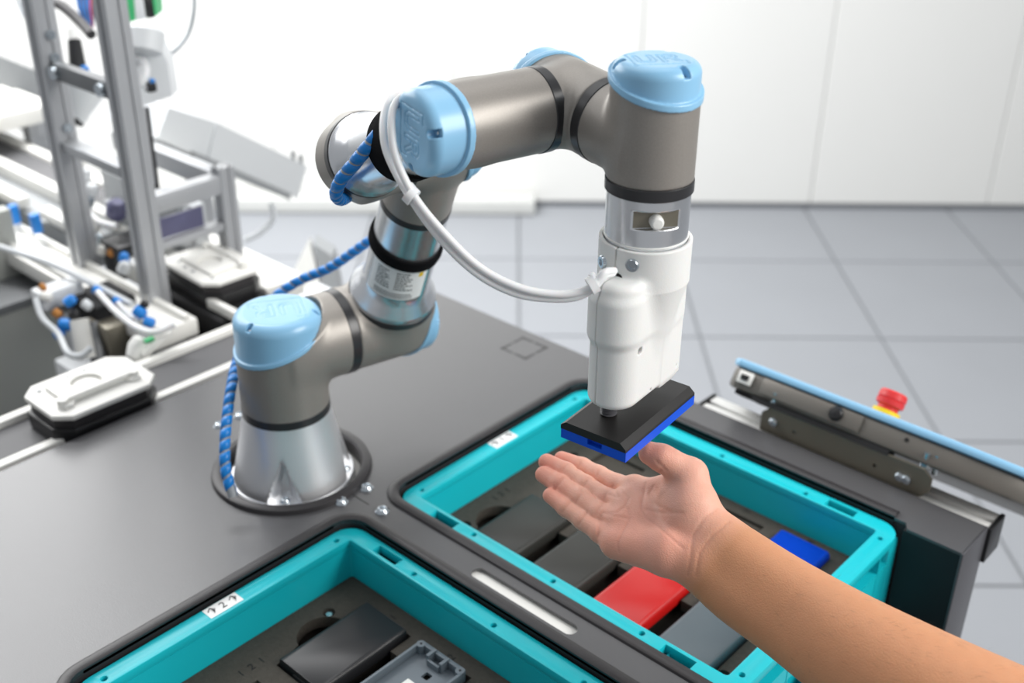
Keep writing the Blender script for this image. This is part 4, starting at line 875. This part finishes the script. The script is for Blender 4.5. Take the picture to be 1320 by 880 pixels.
# cabinets on the left
cb = thing('control_cabinet', (-1.0, 0.0, -Z0), 'grey cabinet below the conveyor at the left edge', 'cabinet')
obj('body', bx(-1.35, -0.80, -0.45, 0.05, -Z0, -0.055, 0.004), 'cabinet_grey', cb)
obj('top_edge', bx(-1.35, -0.797, -0.45, 0.052, -0.062, -0.05), 'profile_dark', cb)
for k in range(5): obj('upright_panel', bx(-0.90 - 0.004, -0.88, -0.20 + 0.052 * k, -0.155 + 0.052 * k, -0.05, 0.055, 0.003), 'cabinet_grey', cb)
cb2 = thing('junction_box', (-0.62, 0.02, -Z0), 'light grey junction box standing behind the belt conveyor', 'box')
obj('body', bx(-0.72, -0.56, 0.0, 0.085, -Z0, -0.115, 0.003), 'case_grey', cb2); obj('corner_profile', bx(-0.565, -0.553, -0.006, 0.012, -Z0, -0.105, 0.002), 'profile', cb2)
# air preparation: cylinder, fittings, wires
ap = thing('pneumatic_unit', (-0.60, 0.03, -0.11), 'cluster of pneumatic cylinder, valves and blue fittings under the white rail', 'pneumatics')
b = bmesh.new(); cyl(b, px(102, 412, 1.50), px(112, 462, 1.50), 0.0125, seg=24); obj('cylinder', b, 'beige_plastic', ap)
b = bmesh.new(); cyl(b, px(120, 415, 1.51), px(128, 470, 1.51), 0.010, seg=20); obj('cylinder', b, 'profile_dark', ap)
b = bmesh.new(); box(b, px(150, 430, 1.53), (0.05, 0.05, 0.05), None, 0.003); obj('valve_body', b, 'steel', ap)
b = bmesh.new(); box(b, px(135, 400, 1.55), (0.07, 0.06, 0.05), None, 0.003); obj('valve_body', b, 'black_matte', ap)
b = bmesh.new(); box(b, px(75, 378, 1.53), (0.03, 0.06, 0.025), None, 0.003); obj('valve_body', b, 'case_grey', ap)
for (x, y, d, s_, m_) in ((180, 402, 1.44, .016, 'fitting_blue'), (192, 415, 1.44, .014, 'fitting_blue'), (125, 374, 1.5, .012, 'fitting_blue'), (150, 388, 1.48, .011, 'fitting_blue'), (90, 388, 1.5, .015, 'fitting_blue'), (74, 404, 1.5, .013, 'brass'), (85, 418, 1.5, .018, 'fitting_blue'), (76, 430, 1.5, .014, 'fitting_blue'), (112, 393, 1.5, .014, 'case_grey'), (186, 392, 1.44, .010, 'black_plastic'), (60, 382, 1.5, .014, 'beige_plastic'), (55, 370, 1.5, .010, 'brass'), (95, 405, 1.5, .014, 'black_plastic')):
    s_ *= 0.78; b = bmesh.new(); q = px(x, y, d); lathe(b, [(s_ * 0.35, -s_ * 0.6), (s_ * 0.6, -s_ * 0.5), (s_ * 0.6, s_ * 0.4), (s_ * 0.35, s_ * 0.7)], q, (RT * 0.6 + UP * 0.5 * math.sin(x)).normalized(), 12); obj('fitting', b, m_, ap)
b = bmesh.new(); lathe(b, [(0.004, -0.016), (0.012, -0.010), (0.0135, 0.004), (0.010, 0.014), (0.004, 0.018)], px(178, 450, 1.42), (RT * 0.3 + UP).normalized(), 20); obj('white_cap', b, 'white_plastic', ap)
b = bmesh.new(); tube(b, [px(186, 458, 1.41), px(200, 445, 1.41), px(222, 428, 1.42)], 0.0045, 10); obj('connector_arm', b, 'beige_plastic', ap)
b = bmesh.new(); box(b, px(192, 438, 1.40), (0.006, 0.012, 0.004)); obj('connector', b, 'pcb_green', ap)
def bh(name, pts, r, m, label, cat='hose'):
    b = bmesh.new(); tube(b, [px(*q) for q in pts], r, 10, 8); return tag(obj(name, b, m), label, cat)
bh('air_hose', [(-20, 312, 1.55), (60, 338, 1.54), (120, 366, 1.52), (170, 392, 1.48)], 0.0042, 'tube_clear', 'pale straight tube entering at the left edge in front of the cabinet')
bh('air_hose', [(126, 376, 1.46), (150, 402, 1.44), (176, 422, 1.42), (200, 428, 1.41), (225, 418, 1.41)], 0.0042, 'cable_white', 'white hose sagging below the white linear rail')
bh('air_hose', [(152, 390, 1.46), (166, 406, 1.45), (178, 412, 1.44)], 0.0036, 'cable_white', 'short white hose stub beside the blue fittings')
bh('cable', [(46, 385, 1.5), (55, 410, 1.49), (75, 430, 1.48), (88, 455, 1.46), (105, 458, 1.46), (118, 448, 1.46)], 0.0042, 'tube_clear', 'grey cable curling beside the junction box', 'cable')
bh('cable', [(250, -15, 1.62), (250, 15, 1.62), (242, 45, 1.62), (222, 68, 1.60), (195, 78, 1.58), (168, 82, 1.55), (158, 95, 1.54)], 0.0032, 'cable_grey', 'thin grey cable looping over the valve box at the top', 'cable')
bh('cable', [(20, -10, 1.75), (30, 18, 1.74), (45, 40, 1.72), (60, 120, 1.7)], 0.0030, 'cable_grey', 'thin grey cable running down behind the left post', 'cable')
bh('cable', [(40, 30, 1.70), (55, 5, 1.68), (75, 5, 1.66), (100, 25, 1.64), (118, 45, 1.62)], 0.0075, 'rubber', 'thick dark cable arching behind the tall posts', 'cable')
bh('cable', [(350, 262, 2.2), (352, 282, 2.2), (335, 300, 2.2), (315, 310, 2.2)], 0.0055, 'tube_clear', 'translucent cable hanging from the tilted case', 'cable')
bh('cable', [(100, 230, 1.66), (108, 262, 1.66), (125, 284, 1.65), (150, 292, 1.64)], 0.0040, 'cable_white', 'white cable curving between the two posts', 'cable')
bh('cable', [(158, 95, 1.54), (160, 82, 1.54), (178, 74, 1.54), (188, 88, 1.53), (186, 108, 1.53), (196, 114, 1.53)], 0.0055, 'cable_white', 'white elbow hose plugged into the valve box', 'hose')
vb = thing('valve_box', (-0.62, 0.17, 0.25), 'light grey valve box with canister and rod beside the front post', 'valve box')
def slab(name, pix, d, th, m, par, lab=None):
    b = bmesh.new(); A = [b.verts.new(px(x, y, d)) for x, y in pix]; B = [b.verts.new(px(x, y, d) + FH * th) for x, y in pix]; bridge(b, A, B); b.faces.new(A); b.faces.new(B[::-1]); return obj(name, b, m, par, 0.6, label=lab)
slab('cover', [(168, 52), (200, 48), (216, 80), (222, 124), (180, 138)], 1.56, 0.03, 'case_grey', vb)
b = bmesh.new(); lathe(b, [(0.016, 0), (0.023, 0.004), (0.024, 0.030), (0.020, 0.036)], px(186, 70, 1.53), (UP * 0.98 + RT * 0.1).normalized(), 28); obj('canister', b, 'case_grey', vb)
b = bmesh.new(); cyl(b, px(190, 30, 1.54), px(191, 48, 1.54), 0.003, seg=10); obj('pin', b, 'steel', vb)
b = bmesh.new(); box(b, px(194, 112, 1.53), (0.012, 0.012, 0.012), None, 0.001); obj('plug', b, 'black_plastic', vb)
b = bmesh.new(); box(b, px(196, 104, 1.525), (0.006, 0.006, 0.005), None, 0.001); obj('plug_collar', b, 'fitting_blue', vb)
b = bmesh.new(); cyl(b, px(183, 138, 1.56), px(196, 238, 1.60), 0.0045, seg=12); obj('guide_rod', b, 'profile', vb)
b = bmesh.new(); cyl(b, px(189, 138, 1.57), px(203, 244, 1.61), 0.0035, seg=12); obj('guide_rod', b, 'black_plastic', vb)
b = bmesh.new(); cyl(b, px(168, 96, 1.56), px(172, 140, 1.57), 0.003, seg=10); obj('guide_rod', b, 'black_plastic', vb)
cn = thing('terminal_block', (-0.67, 0.17, 0.36), 'green terminal block at the top beside the front post', 'connector')
slab('body', [(150, -12), (172, -12), (175, 26), (156, 32)], 1.55, 0.03, 'pcb_green', cn)
slab('end_face', [(172, -12), (186, -12), (188, 24), (175, 26)], 1.55, 0.03, 'case_grey', cn); slab('body', [(186, -12), (200, -12), (202, 20), (190, 24)], 1.555, 0.03, 'pcb_green', cn)
b = bmesh.new(); box(b, px(192, 8, 1.53), (0.01, 0.01, 0.03), None, 0.002); obj('plug', b, 'black_plastic', cn)
hv = thing('black_actuator', px(102, 75, 1.72), 'black actuator standing on the upper crossbar', 'actuator')
b = bmesh.new(); cyl(b, px(96, 52, 1.72), px(101, 90, 1.72), 0.010, 0.013, seg=16); obj('body', b, 'black_plastic', hv); b = bmesh.new(); cyl(b, px(93, 38, 1.72), px(96, 54, 1.72), 0.008, seg=14); obj('top_fitting', b, 'white_plastic', hv)
b = bmesh.new(); box(b, px(110, 90, 1.71), (0.01, 0.01, 0.012), None, 0.002); obj('side_fitting', b, 'fitting_blue', hv)
wd_ = thing('wire_bundle', px(108, 20, 1.66), 'bundle of blue and red wires between the two posts', 'wires')
for i in range(9):
    b = bmesh.new(); tube(b, [px(98 + i * 2.6, -15, 1.66 + 0.004 * (i % 3)), px(101 + i * 2.3, 8, 1.66), px(106 + i * 1.8, 22 + 2 * (i % 2), 1.66), px(112 + i * 1.0, 42 - i, 1.66)], 0.0018, 8, 4); obj('wire', b, ['fitting_blue', 'display', 'estop_red'][(i * 2) % 3 if i > 5 else i % 2], wd_)
# tilted case, sensor head, left table
def xprism(name, pix, X, th, m, par, lab=None):
    n_ = V((1, 0, 0)); b = bmesh.new(); q = []
    for x, y in pix: dr = px(x, y, 1) - CP; q.append(CP + dr * ((X - CP.x) / dr.x))
    A = [b.verts.new(v) for v in q]; B = [b.verts.new(v + V((-th, 0, 0))) for v in q]; bridge(b, A, B); b.faces.new(A); b.faces.new(B[::-1]); return obj(name, b, m, par, 0.5, label=lab)
tc_ = thing('tilted_case', (-0.9, 0.45, 0.02), 'large pale grey tilted machine case behind the aluminium frame', 'case')
xprism('left_half', [(203, 178), (218, 138), (280, 158), (268, 208), (262, 206)], -0.90, 0.16, 'case_grey', tc_); xprism('right_half', [(268, 208), (280, 158), (396, 214), (384, 256), (300, 222)], -0.895, 0.16, 'case_grey', tc_)
xprism('underside_rail', [(250, 196), (262, 200), (376, 250), (374, 258), (252, 206)], -0.89, 0.12, 'case_under', tc_)
xprism('lamp_tray', [(200, 184), (266, 214), (262, 228), (200, 202)], -0.88, 0.05, 'beige_plastic', tc_)
for x, y in ((378, 203), (388, 208)):
    dr = px(x, y, 1) - CP; q = CP + dr * ((-0.9 - CP.x) / dr.x); b = bmesh.new(); cyl(b, q - V((0, 0, 0.012)), q + V((0, 0, 0.012)), 0.004, seg=10); obj('latch', b, 'profile_dark', tc_)
q = px(275, 215, 2.05); b = bmesh.new(); bx(-0.97, -0.94, 0.40, 0.43, -Z0, 0.045, bm=b); obj('stand', b, 'profile', tc_)
sh = thing('sensor_head', px(105, 135, 1.78), 'pale conical sensor head hanging between the posts', 'sensor')
b = bmesh.new(); lathe(b, [(0.006, 0), (0.012, 0.012), (0.034, 0.05), (0.038, 0.06), (0.030, 0.07)], px(104, 158, 1.78), (UP + RT * 0.1).normalized(), 28); obj('cone', b, 'case_grey', sh)
b = bmesh.new(); cyl(b, px(100, 162, 1.78), px(104, 150, 1.78), 0.008, seg=14); obj('nozzle', b, 'black_plastic', sh)
lt = thing('side_table', (-1.35, 0.3, -Z0), 'white side table with grey equipment at the far left', 'table')
obj('tabletop', bx(-1.9, -1.26, 0.05, 0.33, 0.045, 0.075, 0.003), 'beige_plastic', lt); obj('leg', bx(-1.30, -1.27, 0.28, 0.31, -Z0, 0.045), 'profile', lt); obj('leg', bx(-1.30, -1.27, 0.07, 0.10, -Z0, 0.045), 'profile', lt)
obj('apron', bx(-1.9, -1.265, 0.29, 0.32, 0.02, 0.045), 'profile', lt)
eq = thing('grey_equipment', (-1.5, 0.3, 0.075), 'grey box shaped equipment standing on the white side table', 'equipment')
xprism('body', [(0, 72), (50, 92), (62, 125), (-5, 128), (-30, 70)], -1.40, 0.12, 'case_under', eq); xprism('lower_shelf', [(-10, 118), (22, 118), (22, 134), (-10, 134)], -1.33, 0.06, 'beige_plastic', eq)
# small parts scattered along the station
st_ = thing('gripper_station', (-0.72, 0.16, 0.0), 'cluster of small clear and white fittings between the two posts', 'station')
for k, (x, y, d, s_, m_) in enumerate(((118, 245, 1.7, .014, 'case_grey'), (114, 260, 1.7, .012, 'zinc'), (120, 292, 1.68, .016, 'beige_plastic'), (126, 310, 1.66, .013, 'zinc'), (132, 322, 1.65, .010, 'beige_plastic'), (145, 325, 1.64, .009, 'brass'), (160, 332, 1.62, .010, 'fitting_blue'), (110, 225, 1.71, .012, 'case_grey'), (100, 212, 1.72, .014, 'beige_plastic'), (150, 270, 1.66, .020, 'display'), (160, 345, 1.6, .012, 'case_grey'))):
    b = bmesh.new(); q = px(x, y, d); lathe(b, [(s_ * 0.4, -s_ * 0.7), (s_ * 0.75, -s_ * 0.5), (s_ * 0.7, s_ * 0.4), (s_ * 0.4, s_ * 0.8)], q, (V((0.5, 0.2 * (k % 3), 1))).normalized(), 14); obj('fitting', b, m_, st_)
obj('carriage', bx(-0.70, -0.62, 0.115, 0.165, -0.02, 0.012, 0.003), 'beige_plastic', st_); obj('carriage', bx(-0.74, -0.69, 0.11, 0.16, -0.02, 0.03, 0.003), 'black_plastic', st_)
obj('back_plate', bx(-0.86, -0.66, 0.19, 0.20, 0.005, 0.085, 0.002), 'case_under', st_); obj('cross_slide', bx(-0.84, -0.62, 0.176, 0.19, 0.03, 0.045, 0.002), 'profile', st_)
for (x, y, d) in ((18, 276, 1.75), (46, 288, 1.7)):
    b = bmesh.new(); q = px(x, y, d); box(b, q, (0.012, 0.014, 0.030), None, 0.002); tag(obj('push_fitting', b, 'fitting_blue', origin=q), 'blue push fitting on the far left rail, ' + ('left one of two' if x < 20 else 'right one of two'), 'fitting')
# white stand behind the robot shoulder
ws = thing('white_stand', (-0.52, 0.34, -Z0), 'white pointed sheet metal stand behind the robot shoulder', 'stand')
def zpl(x, y, z): dr = px(x, y, 1) - CP; return CP + dr * ((z - CP.z) / dr.z)
slab('sheet', [(368, 372), (398, 310), (412, 370), (418, 392)], 1.86, 0.02, 'white_plastic', ws); slab('grey_face', [(404, 314), (428, 330), (440, 392), (420, 392)], 1.862, 0.04, 'case_under', ws)
obj('foot', bx(-0.62, -0.5, 0.33, 0.40, -Z0, -0.1), 'case_grey', ws)
# shared group phrases for repeated things
for o in COL.objects:
    if o.parent is None and 'category' in o and 'group' not in o:
        g = {'storage_crate': 'turquoise crates sunk into the bench', 'foam_insert': 'foam inserts in the crates', 'phone_cover': 'plastic covers of the same size', 'cable_tie': 'ties on the white hoses',
             'spiral_wrapped_hose': 'blue spiral wrapped hoses on the robot', 'push_fitting': 'blue push fittings on the far left rail'}.get(o.name.split('.')[0])
        if g: o['group'] = g
        elif o.name.split('.')[0] == 'air_hose': o['group'] = 'white hoses on the robot arm' if 'blue lid' in o['label'] else 'pale hoses of the assembly line'
        elif o.name.split('.')[0] == 'cable': o['group'] = 'cables of the assembly line'
